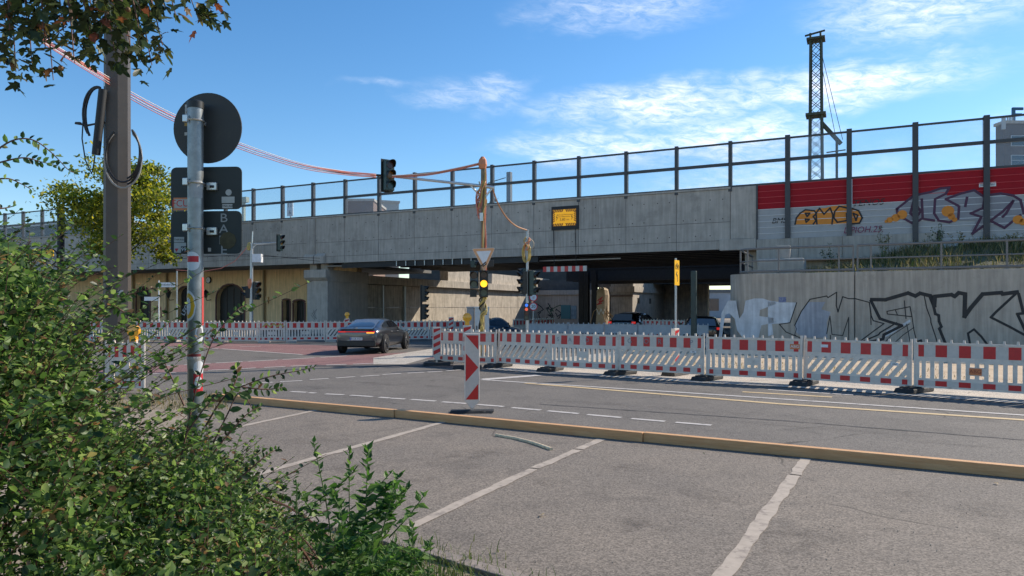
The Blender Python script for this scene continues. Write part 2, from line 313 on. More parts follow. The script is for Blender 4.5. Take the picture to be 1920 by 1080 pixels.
structure(sheet('junction_apron', [G(*p) for p in [(700, 671), (830, 651), (860, 655), (760, 683.5), (700, 683.3)]], .0062, MATS['pavement_pale']))
def stainmat():
    m = bpy.data.materials.new('oil_stain'); m.use_nodes = True; t = m.node_tree; L = t.links.new; p = t.nodes['Principled BSDF']; p.inputs['Base Color'].default_value = (.05, .038, .03, 1); p.inputs['Roughness'].default_value = .7
    tc = N(t, 'ShaderNodeTexCoord'); ln = N(t, 'ShaderNodeVectorMath', operation='LENGTH'); L(tc.outputs['Object'], ln.inputs[0]); n = N(t, 'ShaderNodeTexNoise'); n.inputs['Scale'].default_value = 2.6; n.inputs['Detail'].default_value = 6; oi = N(t, 'ShaderNodeObjectInfo'); va = N(t, 'ShaderNodeVectorMath', operation='ADD'); L(tc.outputs['Object'], va.inputs[0]); L(oi.outputs['Location'], va.inputs[1]); L(va.outputs[0], n.inputs['Vector'])
    r = N(t, 'ShaderNodeMapRange', interpolation_type='SMOOTHSTEP'); r.inputs[1].default_value = 1; r.inputs[2].default_value = .15; L(ln.outputs['Value'], r.inputs[0]); r2 = N(t, 'ShaderNodeMapRange'); r2.inputs[1].default_value = .4; r2.inputs[2].default_value = .7; r2.inputs[4].default_value = .24; L(n.outputs[0], r2.inputs[0])
    mu = N(t, 'ShaderNodeMath', operation='MULTIPLY'); L(r.outputs[0], mu.inputs[0]); L(r2.outputs[0], mu.inputs[1]); tb = N(t, 'ShaderNodeBsdfTransparent'); ms = N(t, 'ShaderNodeMixShader'); L(mu.outputs[0], ms.inputs[0]); L(tb.outputs[0], ms.inputs[1]); L(p.outputs[0], ms.inputs[2]); L(ms.outputs[0], t.nodes['Material Output'].inputs[0]); return m
sm_ = stainmat()
for px, py, rx, ry in ((590, 824, .75, .4), (880, 855, .8, .45), (1190, 880, .5, .3), (1735, 1003, .09, .06), (1210, 985, .6, .3), (1690, 930, .5, .3), (1030, 905, .35, .25), (1500, 1010, .55, .4), (770, 900, .4, .3), (1850, 960, .5, .35), (640, 880, .6, .3), (1330, 930, .35, .5)):
    o = MB().add([(math.cos(2*PI*k/28), math.sin(2*PI*k/28), 0) for k in range(28)], [tuple(range(28))]).build('oil_stain', sm_, park); c_ = G(px, py); o.location = (c_.x, c_.y, .0075+random.uniform(0, .001)); o.scale = (rx, ry, 1); o.rotation_euler = (0, 0, random.uniform(-.8, .8))
for px, py, rx, ry in ((1100, 755, 1.3, .5), (1500, 800, 1.6, .4), (700, 720, 1.5, .6), (1300, 770, 1.4, .35), (500, 670, 2., .8), (960, 735, 1.2, .4), (1750, 830, 1.0, .3)):
    o = MB().add([(math.cos(2*PI*k/28), math.sin(2*PI*k/28), 0) for k in range(28)], [tuple(range(28))]).build('tyre_stain', sm_, road); c_ = G(px, py); o.location = (c_.x, c_.y, .0045+random.uniform(0, .0008)); o.scale = (rx, ry*.6, 1); o.rotation_euler = (0, 0, R(-29.7))
band('tar_seam', G(1010, 758), G(1470, 789), .05, MATS['asphalt_patch'], .0035, road, .9); band('tar_seam', G(1470, 789), G(1990, 831), .05, MATS['asphalt_patch'], .0035, road, .9)
gm_ = MB()
for k in range(900):
    c_ = G(random.uniform(430, 1920), 577+2234/random.uniform(4.3, 11)); r_ = random.uniform(.002, .006)
    gm_.lathe([(r_*.5, 0), (r_, r_*.6), (r_*.4, r_*1.1)], (c_.x, c_.y, .005), 5)
gr_ = gm_.build('grit', M('grit', (.42, .37, .3), .9, c2=(.2, .17, .14), vs=40)); tag(gr_, 'scattered pale grit lying on the parking bays', 'grit', kind='stuff')
# pale paving and sand behind the near row of fence panels
NBAR = [(822, 683), (933, 689), (1031, 696), (1162, 703), (1325, 713), (1507, 722), (1713, 736)]
PB = [G(*p) for p in NBAR]; e = (PB[-1]-PB[-2]).normalized(); PB.append(PB[-1]+e*2.12); PB.append(PB[-1]+e*2.12)
f0 = [p+Vector((-.35, -.62, 0)) for p in PB]
structure(sheet('pavement', [(p.x, p.y) for p in f0[1:]]+[(PB[-1].x+6, PB[-1].y+3), bw(26, -8)[:2], bw(.6, -8.2)[:2], G(1150, 660)[:2], (PB[1].x+.2, PB[1].y+.9)], .012, MATS['pavement_pale']))
structure(sheet('sand_strip', [(p.x+.55, p.y+1.0) for p in PB[2:]]+[bw(24, -6.5)[:2], bw(2, -6.5)[:2], G(1200, 655)[:2]], .02, sand))
# verge with flush kerb stones in front
structure(sheet('verge', [(-14, 16.5), G(150, 748)[:2], G(385, 752)[:2], G(335, 800)[:2], G(560, 974)[:2], G(948, 1086)[:2], (3.6, 1.5), (3, -6), (-30, -6), (-30, 9)], .0085, soil))
kerb = structure(bpy.data.objects.new('kerb', None)); COL.objects.link(kerb)
ka, kb = G(545, 968), G(1010, 1104); kd = (kb-ka); nk = int(kd.length/.52)
km = M('kerb_stone', (.24, .2, .17), .85, var=.2, vs=6, bump=.5, bs=30)
for i in range(nk):
    p = ka+kd*(i/nk); q = ka+kd*((i+.975)/nk); p.z = q.z = .012+random.uniform(-.004, .004)
    MB().bar(p, q, .11, .06).build('kerb_stone', km, kerb, bevel=.008)
# timber edging along the bays
def beam(a, b, label, tw=0.):
    t = tag(MB().box(0, (b-a).length, 0, .1, .002, .12).build('timber_beam', wood, bevel=.006), label, 'beam', 'timber beams edging the parking bays')
    t.location = a; t.rotation_euler = (0, 0, math.atan2(b.y-a.y, b.x-a.x)+tw); return t
beam(G(396, 751), G(738, 783.5), 'long timber beam on the asphalt with its end among the shrub leaves')
beam(G(740, 783.2), G(1204, 829.6), 'timber beam passing right in front of the striped beacon')
beam(G(1206, 829), G(1990, 905.5), 'longest timber beam beyond the joint, crossing two bay lines')
st = [G(930, 818), G(965, 824), G(1000, 833), G(1034, 845)]
tag(MB().tube([p+Vector((0, 0, .016)) for p in st], .02, 8, .022).build('wooden_stick', M('stick', (.72, .56, .36), .8, var=.3, vs=20), smooth=True), 'bent bare wooden stick lying on the bay asphalt', 'stick')

# ------------------------------------------------------------------ railway bridge
D = 2.6
bridge = thing('railway_bridge', 'grey concrete railway bridge crossing the whole street with a shaded soffit', 'bridge', (BO.x, BO.y, 0), BA)
rows = [(4.52, 4.93), (4.95, 5.83), (5.85, 7.42)]
pm = [MB().box(.012, D-.012, 0, .35, z0, z1) for z0, z1 in rows]
meshes = []
for mb in pm:
    me = bpy.data.meshes.new('parapet_panel'); me.from_pydata(mb.v, [], mb.f); me.update(); me.materials.append(concrete); meshes.append(me)
concrete_b = M('concrete_b', (.43, .385, .335), .85, var=.16, vs=1.3, bump=.25, bs=30, streak=.2, spots=((.2, .18, .16), .75, .57, .8))
ms2 = [me.copy() for me in meshes]
for me in ms2: me.materials[0] = concrete_b
S0 = -10*D-.3
for i in range(-26, 0):
    for k in range(3):
        o = mesh_obj('parapet_panel', (meshes if (i*7+k*3) % 5 else ms2)[k], None, bridge); o.location = (i*D, 0, 0)
holes = MB()
for i in range(-26, 0):
    for x in (.35, .95, 1.65, 2.25):
        for z in (5.2, 6.0, 6.95):
            if random.random() < .72: holes.lathe([(.028, -.003), (.028, .01)], (i*D+x, 0, z), 7, 'y')
ho = holes.build('tie_hole', black_ink, bridge); ho['kind'] = 'stuff'
MB().box(-26*D, .0, .02, .4, 4.53, 7.4).build('parapet_core', M('joint_dark', (.12, .12, .12), .9), bridge)
MB().box(-26*D, .02, -.05, .5, 7.43, 7.52).build('coping', concrete, bridge, bevel=.01)
se = BN(1418, 400, 0)[0]; sm = BN(1350, 400, 0)[0]
MB().box(.012, se, 0, .4, 5.0, 7.5).build('end_panel', concrete, bridge, bevel=.01)
MB().box(sm, se, -.16, .4, 4.45, 4.98).build('end_block', concrete, bridge, bevel=.01)
sj = BN(592, 450, 0)[0]                                       # pilaster block over the pier
MB().box(sj-.72, sj-.02, -.07, .0, 5.0, 7.4).build('pilaster', concrete_b, bridge, bevel=.01)
for a in (-.84, .03): MB().prism([(sj+a, -.2, 4.5), (sj+a, -.2, 4.95), (sj+a, -.02, 5.15), (sj+a, .3, 5.15), (sj+a, .3, 4.5)], (.8, 0, 0)).build('bearing_block', concrete, bridge, bevel=.012)
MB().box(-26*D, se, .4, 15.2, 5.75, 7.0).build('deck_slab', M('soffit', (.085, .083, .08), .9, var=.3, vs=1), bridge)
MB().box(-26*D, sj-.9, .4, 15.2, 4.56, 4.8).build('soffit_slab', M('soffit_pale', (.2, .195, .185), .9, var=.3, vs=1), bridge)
for k in range(11): MB().box(sj+1.2, se, .9+k*1.35, 1.25+k*1.35, 4.62, 5.74).build('girder', steel_dark, bridge)
for k in range(9): MB().box(sj+2+k*2.7, sj+2.25+k*2.7, .45, 15.1, 4.95, 5.7).build('cross_girder', steel_dark, bridge)
for k in range(11):
    p = BN(742+k*17.5, 487, -.02); MB().box(p[0]-.025, p[0]+.025, .05, .1, 4.2, 4.53).build('bracket', galv, bridge)
MB().box(sj+2, BN(1010, 490, .2)[0], .12, .3, 4.18, 4.5).build('service_duct', steel_dark, bridge)
MB().tube([(sj+.6, .3, 4.35), (sj+10, .6, 4.28), (sj+20, .8, 4.3)], .05, 6).build('service_pipe', galv, bridge)
# second deck beyond the gap
deck2 = thing('rear_railway_deck', 'second dark railway deck seen under the front bridge beyond a sunlit gap', 'bridge', (BO.x, BO.y, 0), BA)
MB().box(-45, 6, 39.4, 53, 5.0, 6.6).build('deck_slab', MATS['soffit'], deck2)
MB().box(-45, 6, 39, 39.4, 4.2, 7.5).build('parapet', M('old_steel', (.06, .055, .05), .7, var=.3, vs=1), deck2)
for k in range(8): MB().box(-25, 6, 40+k*1.6, 40.3+k*1.6, 4.3, 5.0).build('girder', steel_dark, deck2)
deck3 = thing('middle_steel_deck', 'narrow black steel railway deck between the front bridge and the rear deck', 'bridge', (BO.x, BO.y, 0), BA)
MB().box(-17, 8, 21.5, 30.5, 4.9, 6.4).build('deck_plate', steel_dark, deck3)
for k in range(6): MB().box(-17, 8, 21.6+k*1.6, 21.95+k*1.6, 3.95, 4.9).build('girder', steel_dark, deck3)
# pier under the joint, abutment walls beneath the bridge
np_ = BS(690, sj+.75)
pier = thing('bridge_pier', 'pale concrete bridge pier with stepped cap next to the yellow station', 'pier', (BO.x, BO.y, 0), BA)
MB().box(sj-.95, sj+.75, .25, np_, 0, 3.55).build('shaft', concrete, pier, bevel=.02)
MB().prism([(sj-1.0, .0, 4.12), (sj-1.0, .0, 3.62), (sj-1.0, .3, 3.36), (sj-1.0, np_, 3.36), (sj-1.0, np_, 4.12)], (1.8, 0, 0)).build('cap', concrete, pier, bevel=.015)
for a in (-.8, .12): MB().box(sj+a, sj+a+.55, .35, .95, 4.12, 4.5).build('pedestal', concrete_b, pier, bevel=.01)
ribbon([(sj-.45, 1.1), (sj-.1, 1.6), (sj-.5, 1.3), (sj-.15, .95), (sj-.4, 1.55), (sj-.3, .9), (sj-.6, 1.2)], .025, M('faint_grey', (.16, .16, .16), .8), 'scribble', pier, y=.245)
sL = sj+.35
abut = thing('abutment_wall', 'long concrete abutment wall beneath the bridge with a sunlit slanting patch', 'wall', (BO.x, BO.y, 0), BA)
k = 0; n0 = np_+.02
while n0 < 47:
    MB().box(sL-.8, sL+random.uniform(-.02, .02), n0, n0+3.55, .0, 1.7).build('wall_panel', concrete_old, abut); MB().box(sL-.8, sL+random.uniform(-.02, .02), n0, n0+3.55, 1.72, 3.3).build('wall_panel', concrete_old, abut); n0 += 3.58
MB().box(sL-.8, sL+.42, np_+.03, 47, 3.34, 3.92).build('ledge', concrete_old, abut, bevel=.02)
MB().box(sL-.9, sL-.1, 16, 22, 3.93, 4.9).build('bearing_wall', concrete_old, abut); MB().box(sL-.9, sL-.1, 24, 38, 3.93, 4.9).build('bearing_wall', concrete_old, abut)
for n_ in (6.6, 9.3): MB().tube([(sL+.12, n_, 0), (sL+.12, n_, 3.3)], .07 if n_ < 7 else .11, 8).build('drain_pipe', galv, abut, True)
# things standing deeper under the bridge
MB_ = MB
bp_ = thing('far_bridge_pier', 'concrete pier far under the bridge, half sunlit, with two small square openings', 'pier', (BO.x, BO.y, 0), BA)
sf = -14.0; na, nb_ = BS(1186, sf), BS(1256, sf)
MB().box(sf-2.2, sf, na, nb_, 0, 3.2).build('shaft', concrete_old, bp_); MB().box(sf-2.3, sf+.22, na-.1, nb_-.4, 3.21, 3.75).build('cap', concrete_old, bp_); MB().box(sf-2.2, sf+.05, na, nb_-2.5, 3.76, 4.45).build('bearing_wall', concrete_old, bp_)
for n_ in (BS(1197, sf), BS(1219, sf)): MB().box(sf-.2, sf+.012, n_-.4, n_+.4, 2.1, 2.65).build('opening', black_ink, bp_)
MB().box(sf+.02, BN(1327, 560, 44)[0], 44, 45, 0, 4.4).build('wing_wall', concrete_old, bp_)
bwall = thing('brown_wall', 'dark brown rendered wall far under the bridge with recessed doorway', 'wall', (BO.x, BO.y, 0), BA)
s1, s2 = BN(1122, 550, na)[0], BN(1185, 550, na)[0]
MB().box(s1, s2, na+.1, na+.7, 0, 4.4).build('wall_face', brick_dark, bwall); MB().box(s1, s1+1.2, na+.02, na+.12, 0, 2.7).build('doorway', black_ink, bwall); MB().box(s1, s2+.1, na-.1, na+.1, 2.75, 2.95).build('string_course', brick_dark, bwall)
gw = thing('graffiti_wall', 'shaded concrete wall far under the bridge with dark scrawls and teal posters', 'wall', (BO.x, BO.y, 0), BA)
g1, g2 = BN(1006, 560, 33)[0], BN(1110, 560, 33)[0]
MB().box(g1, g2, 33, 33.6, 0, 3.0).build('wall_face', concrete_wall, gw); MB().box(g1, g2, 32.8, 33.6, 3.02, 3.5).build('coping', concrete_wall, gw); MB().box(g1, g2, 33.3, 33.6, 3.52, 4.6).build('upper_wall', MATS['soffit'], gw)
q1, q2 = BN(1052, 572, 33), BN(1070, 598, 33); MB().box(q1[0], q2[0], 32.95, 33, q2[1], q1[1]).build('poster', M('teal', (.03, .17, .2), .5), gw); q1, q2 = BN(1071, 573, 33), BN(1081, 598, 33); MB().box(q1[0], q2[0], 32.95, 33, q2[1], q1[1]).build('poster', M('paleblue', (.16, .26, .32), .5, var=.4, vs=4), gw)
for k in range(9):
    a = BN(1004+random.random()*44, 568+random.random()*28, 33); pts = [a]
    for j in range(4): pts.append((pts[-1][0]+random.uniform(-.7, .7), pts[-1][1]+random.uniform(-.6, .6)))
    ribbon(pts, .09, M('scrawl', (.02, .022, .03), .7) if k % 3 else M('scrawl_green', (.05, .1, .06), .7), 'scrawl', gw, y=32.99)
for px in (1091, 1100, 1115): 
    n_ = 20; p = BN(px, 560, n_); t = thing('steel_column', 'dark riveted steel column under the bridge', 'column', bw(p[0], n_), BA, 'steel columns under the bridge')
    MB().box(-.04, .04, -.2, .2, 0, 4.7).build('web', steel_dark, t); MB().box(-.2, .2, -.24, -.2, 0, 4.7).build('flange', steel_dark, t); MB().box(-.2, .2, .2, .24, 0, 4.7).build('flange', steel_dark, t)
    MB().box(-.3, .3, -.3, .3, 0, .06).build('base_plate', steel_dark, t)
p = BN(1130, 560, 13.5)
pil = thing('broken_pillar', 'sunlit broken masonry pillar stump with red scrawl and bent rebar under the bridge', 'pillar', bw(p[0], 13.5), BA)
pm_ = M('rubble', (.42, .33, .23), .95, c2=(.6, .5, .37), vs=2.5, bump=.9, bs=9)
mb = MB(); prof = [(0, .5), (.5, .46), (1.2, .42), (2.0, .43), (2.6, .44), (2.95, .4), (3.12, .2)]; vs = []; fs = []
for z, r in prof:
    for k in range(10):
        a = 2*PI*k/10+.3; rr = r*(1+random.uniform(-.09, .09))/max(abs(math.cos(a)), abs(math.sin(a)))**.7; vs.append((rr*math.cos(a), rr*math.sin(a), z+random.uniform(-.05, .05)))
for i in range(len(prof)-1):
    for k in range(10): fs.append((i*10+k, i*10+(k+1) % 10, (i+1)*10+(k+1) % 10, (i+1)*10+k))
fs.append(tuple(range(60, 70))); mb.add(vs, fs).build('stump', pm_, pil)
for k in range(6):
    a = random.uniform(0, 6.28); mb = MB(); mb.tube([(.3*math.cos(a), .3*math.sin(a)-.2, 1.2+random.random()*.5), (.8*math.cos(a), -.5, 1.5-random.random()*.3), (1.3*math.cos(a)+.2, -.7, .7), (1.6*math.cos(a), -.8, .05)], .03, 5).build('rebar', M('rust', (.4, .27, .14), .8), pil)
ribbon([(-.2, 2.2), (.15, 2.45), (-.1, 2.1), (.2, 2.2), (-.25, 1.9), (.1, 2.0)], .07, red_ink, 'scrawl', pil, y=-.5)
ribbon([(-.3, 1.6), (-.1, 1.2), (.05, 1.6), (.2, 1.2), (.3, 1.55)], .06, white_ink, 'scrawl', pil, y=-.5)
ra = thing('right_abutment', 'dark concrete abutment at the end of the bridge behind the curved retaining wall', 'wall', (BO.x, BO.y, 0), BA)
MB().box(.6, 40, .6, 15, 0, 4.4).build('wall_face', concrete_wall, ra); MB().box(.6, 40, .4, 52, 4.41, 5.6).build('track_bed', soil, ra); MB().box(10, 40, 15, 52, 0, 4.4).build('wall_face', concrete_wall, ra)
fw = thing('far_street_wall', 'distant pale building end wall showing through the underpass', 'building', (34, 118, 0), 0)
MB().box(-14, 10, 0, 6, 0, 4.2).build('wall', M('pale_render', (.4, .42, .45), .8, var=.2, vs=.4), fw); MB().box(-14.2, 10.2, -.2, 6, 4.21, 4.7).build('cornice', M('dull_render', (.16, .16, .16), .9), fw)
for k in range(6): MB().box(-12+k*3.6, -10.4+k*3.6, -.06, 0, 1.2, 3.2).build('window', window_glass, fw)
fw2 = thing('far_grey_block', 'long dark grey block closing the view behind the rear deck', 'building', (-10, 128, 0), 0)
MB().box(-30, 28, 0, 8, 0, 4.4).build('wall', concrete_wall, fw2)
for k in range(12): MB().box(-28+k*4.4, -26+k*4.4, -.06, 0, 1.2, 3.4).build('window', window_glass, fw2)

# ------------------------------------------------------------------ glass and slatted noise screen along the bridge
scr = thing('noise_screen', 'dark framed glass noise screen above red and grey slats along the railway', 'noise screen', (BO.x, BO.y, 0), BA)
def shared(mb, m, bevel=0):
    me = bpy.data.meshes.new('m'); me.from_pydata(mb.v, [], mb.f); me.update(); me.materials.append(m); return me
ZT, ZM, ZB = 9.66, 8.63, 7.56
post_s = shared(MB().box(-.085, .085, -.03, .2, 7.3, 9.74), fence_paint); post_m = shared(MB().box(-.11, .11, -.12, .2, 4.93, 9.74), fence_paint); post_l = shared(MB().box(-.11, .11, -.12, .2, 4.2, 9.74), fence_paint)
L_ = D-.17
rail_t = shared(MB().box(0, L_, .03, .12, ZT-.06, ZT+.02), fence_paint); rail_m = shared(MB().box(0, L_, .0, .12, ZM-.07, ZM+.07), fence_paint); rail_b = shared(MB().box(0, L_, .02, .14, ZB-.06, ZB+.03), fence_paint)
pu = shared(MB().box(0, L_, .06, .075, ZM+.075, ZT-.065), glass); pl_ = shared(MB().box(0, L_, .06, .075, ZB+.035, ZM-.075), glass)
slat_grey = M('slat_grey', (.4, .39, .385), .6, 0., var=.08, vs=4); slat_red = M('slat_red', (.36, .005, .014), .6, var=.08, vs=3, spec=.25)
def slat(h): return [(0, .05, 0), (0, .05, .0), (0, .0, .03), (0, .0, h-.045), (0, .05, h-.006)][1:]
SH = .285
sr = shared(MB().prism([(0, .11, 0), (0, .03, .0), (0, .03, SH-.004), (0, .11, SH-.004)], (L_-.05, 0, 0)), slat_red)
sg = shared(MB().prism([(0, .11, 0), (0, .03, .0), (0, .03, SH-.004), (0, .11, SH-.004)], (L_-.05, 0, 0)), slat_grey)
er = shared(MB().box(.01, L_-.06, .006, .044, SH-.035, SH-.012), M('highlight_red', (.6, .03, .045), .4)); eg = shared(MB().box(.01, L_-.06, .006, .044, SH-.035, SH-.012), M('highlight_pale', (.68, .68, .68), .4))  # strips added along slat joints; lighter colour paints the light their edges catch
def put(name, me, par, x, y=0, z=0, sx=1.): o = mesh_obj(name, me, None, par); o.location = (x, y, z); o.scale = (sx, 1, 1); return o
for i in range(-26, 10):
    put('post', post_s if i < 1 else post_m if i < 3 else post_l, scr, i*D)
    x = i*D+.085
    put('rail', rail_t, scr, x); put('rail', rail_m, scr, x); put('rail', rail_b, scr, x); put('pane', pu, scr, x); put('pane', pl_, scr, x)
    if i >= 0:
        x0 = se+.06 if i == 0 else x+.03; sx = ((i+1)*D-.09-x0)/(L_-.05)
        for k in range(4): put('slat', sr, scr, x0, 0, 6.36+k*SH, sx); put('edge_highlight', er, scr, x0, 0, 6.36+k*SH, sx)
        for k in range(9 if i > 2 else 5): put('slat', sg, scr, x0, 0, 6.36-(k+1)*SH, sx); put('edge_highlight', eg, scr, x0, 0, 6.36-(k+1)*SH, sx)
for k in range(5):
    MB().box(se+.02+k*1.85, se+.02+(k+1)*1.85-.015, -.1, .3, 3.9, 4.92).build('plinth_panel', concrete_b, scr, bevel=.01) if k < 4 else None
MB().box(se+.0, se+.07, -.06, .1, 4.9, 7.5).build('end_post', fence_paint, scr)
MB().box(se+7.42, se+7.52, -.12, .3, 3.9, 4.98).build('end_post', fence_paint, scr)
def SN(px, py, n=0): return BN(px, py, n)
def gl(pxs, n=0.): return [BN(x, y, n) for x, y in pxs]
def C6(l): return [(1280+x/3, 200+y/3) for x, y in l]
ink_purple = M('ink_purple', (.07, .012, .05), .5); ink_orange = M('ink_orange', (.75, .24, .012), .5, var=.1, vs=3)
# orange piece
fill(gl(C6([(632, 662), (640, 625), (660, 600), (690, 580), (740, 585), (765, 572), (800, 570), (840, 560), (885, 550), (925, 556), (960, 570), (995, 590), (1008, 625), (1000, 650), (985, 660)])), ink_orange, 'painted_piece', scr, y=.008)
for l in ([(632, 662), (640, 625), (660, 600), (690, 580), (740, 585), (752, 600), (735, 618), (750, 640), (735, 660)], [(755, 660), (750, 600), (770, 572), (795, 605), (830, 570), (845, 610), (840, 660)], [(925, 570), (880, 560), (855, 590), (850, 625), (870, 650), (925, 640), (922, 600)],
          [(945, 660), (935, 600), (950, 572), (990, 585), (1010, 625), (995, 655), (945, 660)], [(690, 600), (715, 600), (700, 618), (690, 600)], [(690, 632), (712, 634), (695, 650), (690, 632)], [(960, 600), (985, 610), (975, 640), (960, 600)]):
    ribbon(gl(C6(l)), .07, black_ink, 'painted_outline', scr, y=.004)
for b, px, py, sz in (('BMS', 540, 642, .36), ('TENOS', 1040, 540, .4)):
    a = BN(1280+px/3, 200+py/3, 0); text(b, sz, black_ink, scr, (a[0], .012, a[1]), name='spray_tag', shear=.3)
a = BN(1280+1015/3, 200+693/3, -.1); text('LIPIOH.25.', .4, M('ink_magenta', (.22, .02, .07), .5), scr, (a[0], -.104, a[1]), name='spray_tag', shear=.25, sx=.9)
a = BN(1280+1715/3, 200+438/3, 0); MB().box(a[0]-.3, a[0]+.3, .008, .018, a[1]-.09, a[1]+.09).build('sticker', white_ink, scr); text('Isolierfest', .13, black_ink, scr, (a[0], .006, a[1]), name='sticker_text')
ink_pale = M('ink_silver', (.42, .42, .44), .4, var=.1, vs=3)
fill(gl(C6([(1210, 580), (1300, 510), (1400, 480), (1500, 455), (1485, 500), (1540, 495), (1640, 470), (1700, 500), (1790, 490), (1900, 530), (1915, 600), (1810, 680), (1730, 640), (1640, 715), (1620, 700), (1650, 640), (1500, 640), (1340, 625), (1300, 655), (1210, 600)])), M('ink_grey_fill', (.26, .25, .27), .5, var=.12, vs=2), 'painted_piece', scr, y=.01)
for l in ([(1205, 575), (1300, 500), (1395, 480), (1450, 460), (1500, 455), (1480, 490), (1420, 520), (1415, 600), (1440, 640), (1500, 650), (1550, 630), (1555, 560), (1480, 520), (1560, 490), (1640, 470), (1700, 510), (1690, 570), (1620, 600), (1680, 620), (1630, 715), (1720, 650), (1800, 590), (1860, 530)],
          [(1205, 575), (1210, 610), (1300, 660), (1345, 630), (1415, 640)], [(1300, 530), (1280, 600), (1310, 625), (1340, 590), (1300, 530)], [(1600, 510), (1590, 560)], [(1700, 500), (1790, 488), (1860, 500), (1900, 525), (1920, 600)], [(1730, 640), (1810, 682), (1900, 610)], [(1860, 530), (1820, 600), (1800, 620)], [(1345, 520), (1350, 625)]):
    ribbon(gl(C6(l)), .1, ink_purple, 'painted_outline', scr, y=.006)
for x, y, r in ((1145, 645, .07), (1165, 637, .13), (1198, 625, .17), (1235, 607, .2), (1492, 588, .24), (1512, 618, .14), (1530, 635, .1), (1885, 635, .18), (1915, 648, .14)):
    a = BN(1280+x/3, 200+y/3, 0); fill([(a[0]+r*math.cos(t), a[1]+r*math.sin(t)) for t in np.linspace(0, 2*PI, 13)[:-1]], ink_orange, 'painted_dot', scr, y=.001)

# clearance sign and hanging bar on the bridge face
a0, a1 = BN(1034, 388, -.06), BN(1085, 429, -.06)
cs = thing('clearance_sign', 'black framed yellow sign with striped border fixed to the bridge parapet', 'sign', bw(a0[0], -.06, a1[1]), BA)
wS, hS = a1[0]-a0[0], BN(1034, 388, -.06)[1]-a1[1]
MB().box(0, wS, 0, .055, 0, hS).build('frame', black_ink, cs); px0, px1, pz0, pz1 = wS*.06, wS*.9, hS*.16, hS*.86
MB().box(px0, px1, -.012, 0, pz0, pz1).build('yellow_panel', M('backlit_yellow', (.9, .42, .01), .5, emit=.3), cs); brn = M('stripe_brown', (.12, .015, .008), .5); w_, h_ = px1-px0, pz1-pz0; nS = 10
for side in (0, 1):
    for k in range(7):
        sg_ = -1 if side else 1; xm = px0+w_/2; x = xm-sg_*(.04*w_+k*w_/2/6.6); dx = sg_*w_*.06
        if abs(x-xm) < w_/2-.06: 
            MB().prism([(x, -.014, pz1), (x-dx*.8, -.014, pz1), (x-dx*1.7, -.014, pz1-h_*.16), (x-dx*.9, -.014, pz1-h_*.16)][::1], (0, -.002, 0)).build('stripe', brn, cs)
            MB().prism([(x-dx*.9, -.014, pz0+h_*.16), (x-dx*.1, -.014, pz0+h_*.16), (x-dx*.9, -.014, pz0), (x-dx*1.7, -.014, pz0)], (0, -.002, 0)).build('stripe', brn, cs)
    for k in range(5):
        z = pz0+h_*(.22+k*.13); xe = px0 if side == 0 else px1; sg_ = 1 if side == 0 else -1
        MB().prism([(xe, -.014, z), (xe+sg_*w_*.09, -.014, z+h_*.09), (xe+sg_*w_*.09, -.014, z+h_*.16), (xe, -.014, z+h_*.07)], (0, -.002, 0)).build('stripe', brn, cs)
xm = (px0+px1)/2
text('Achtung Oberleitung', w_*.075, black_ink, cs, (xm, -.015, pz0+h_*.68)); text('Durchfahrtshöhe', w_*.075, black_ink, cs, (xm, -.015, pz0+h_*.56)); text('3,80 m', w_*.15, black_ink, cs, (xm, -.015, pz0+h_*.38))
for x in (px0+w_*.17, px1-w_*.17): ribbon([(x+.03, pz0+h_*.68), (x-.03, pz0+h_*.52), (x+.04, pz0+h_*.52), (x-.02, pz0+h_*.36)], .03, black_ink, 'flash_symbol', cs, y=-.014)
c0, c1 = BN(1018, 510, .02), BN(1100, 500, .02)
hb = thing('clearance_bar', 'red and white striped clearance bar hanging on two thin chains beneath the yellow sign', 'bar', bw(c0[0], .02, c0[1]), BA)
wb, hb_ = c1[0]-c0[0], c1[1]-c0[1]; hb_ = max(hb_, .28)
for k in range(12): MB().box(wb*k/12+.002, wb*(k+1)/12-.002, 0, .06, 0, hb_).build('red_block' if k % 2 == 0 else 'white_block', sheet_red if k % 2 == 0 else sheet_grey, hb)
for px in (1039, 1080): x = BN(px, 470, .02)[0]-c0[0]; MB().tube([(x, .03, hb_-.01), (x, -.1, a1[1]-c0[1]+.02)], .018, 5).build('chain', steel_dark, hb)

# ------------------------------------------------------------------ retaining wall, railing, bank
NW = -6.59; ws = BN(1603, 506, NW)[0]; wl = BN(1348, 512, NW)[0]+.3; ZW = 3.0
rw = thing('retaining_wall', 'board marked concrete retaining wall with white and black graffiti and a rounded end', 'wall', (BO.x, BO.y, 0), BA)
edges = [wl+.9, ws-.01, ws+7.4, ws+14.9, ws+22]
for a, b in zip(edges, edges[1:]): MB().box(a+.012, b-.012, NW, NW+.45, 0, ZW).build('wall_panel', concrete_wall, rw, bevel=.012)
arc = [(wl+.9+.012-.9*math.sin(t), NW+.9-.9*math.cos(t)) for t in np.linspace(0, PI/2, 9)]; arc += [(wl+.012, NW+5.5)]; inn = [(wl+.9+.012-.5*math.sin(t), NW+.9-.5*math.cos(t)) for t in np.linspace(0, PI/2, 9)]+[(wl+.412, NW+5.5)]
MB().prism([(x, y, 0) for x, y in arc+inn[::-1]], (0, 0, ZW)).build('rounded_end', concrete_wall, rw, True)
def C1(l): return [(980+x/4, 480+y/4) for x, y in l]
def C2(l): return [(1440+x/4, 480+y/4) for x, y in l]
ink_white = M('graffiti_white', (.6, .61, .63), .7, var=.15, vs=3, streak=.18); ink_blue = M('graffiti_pale_blue', (.36, .375, .42), .7, var=.16, vs=2.5, streak=.25)
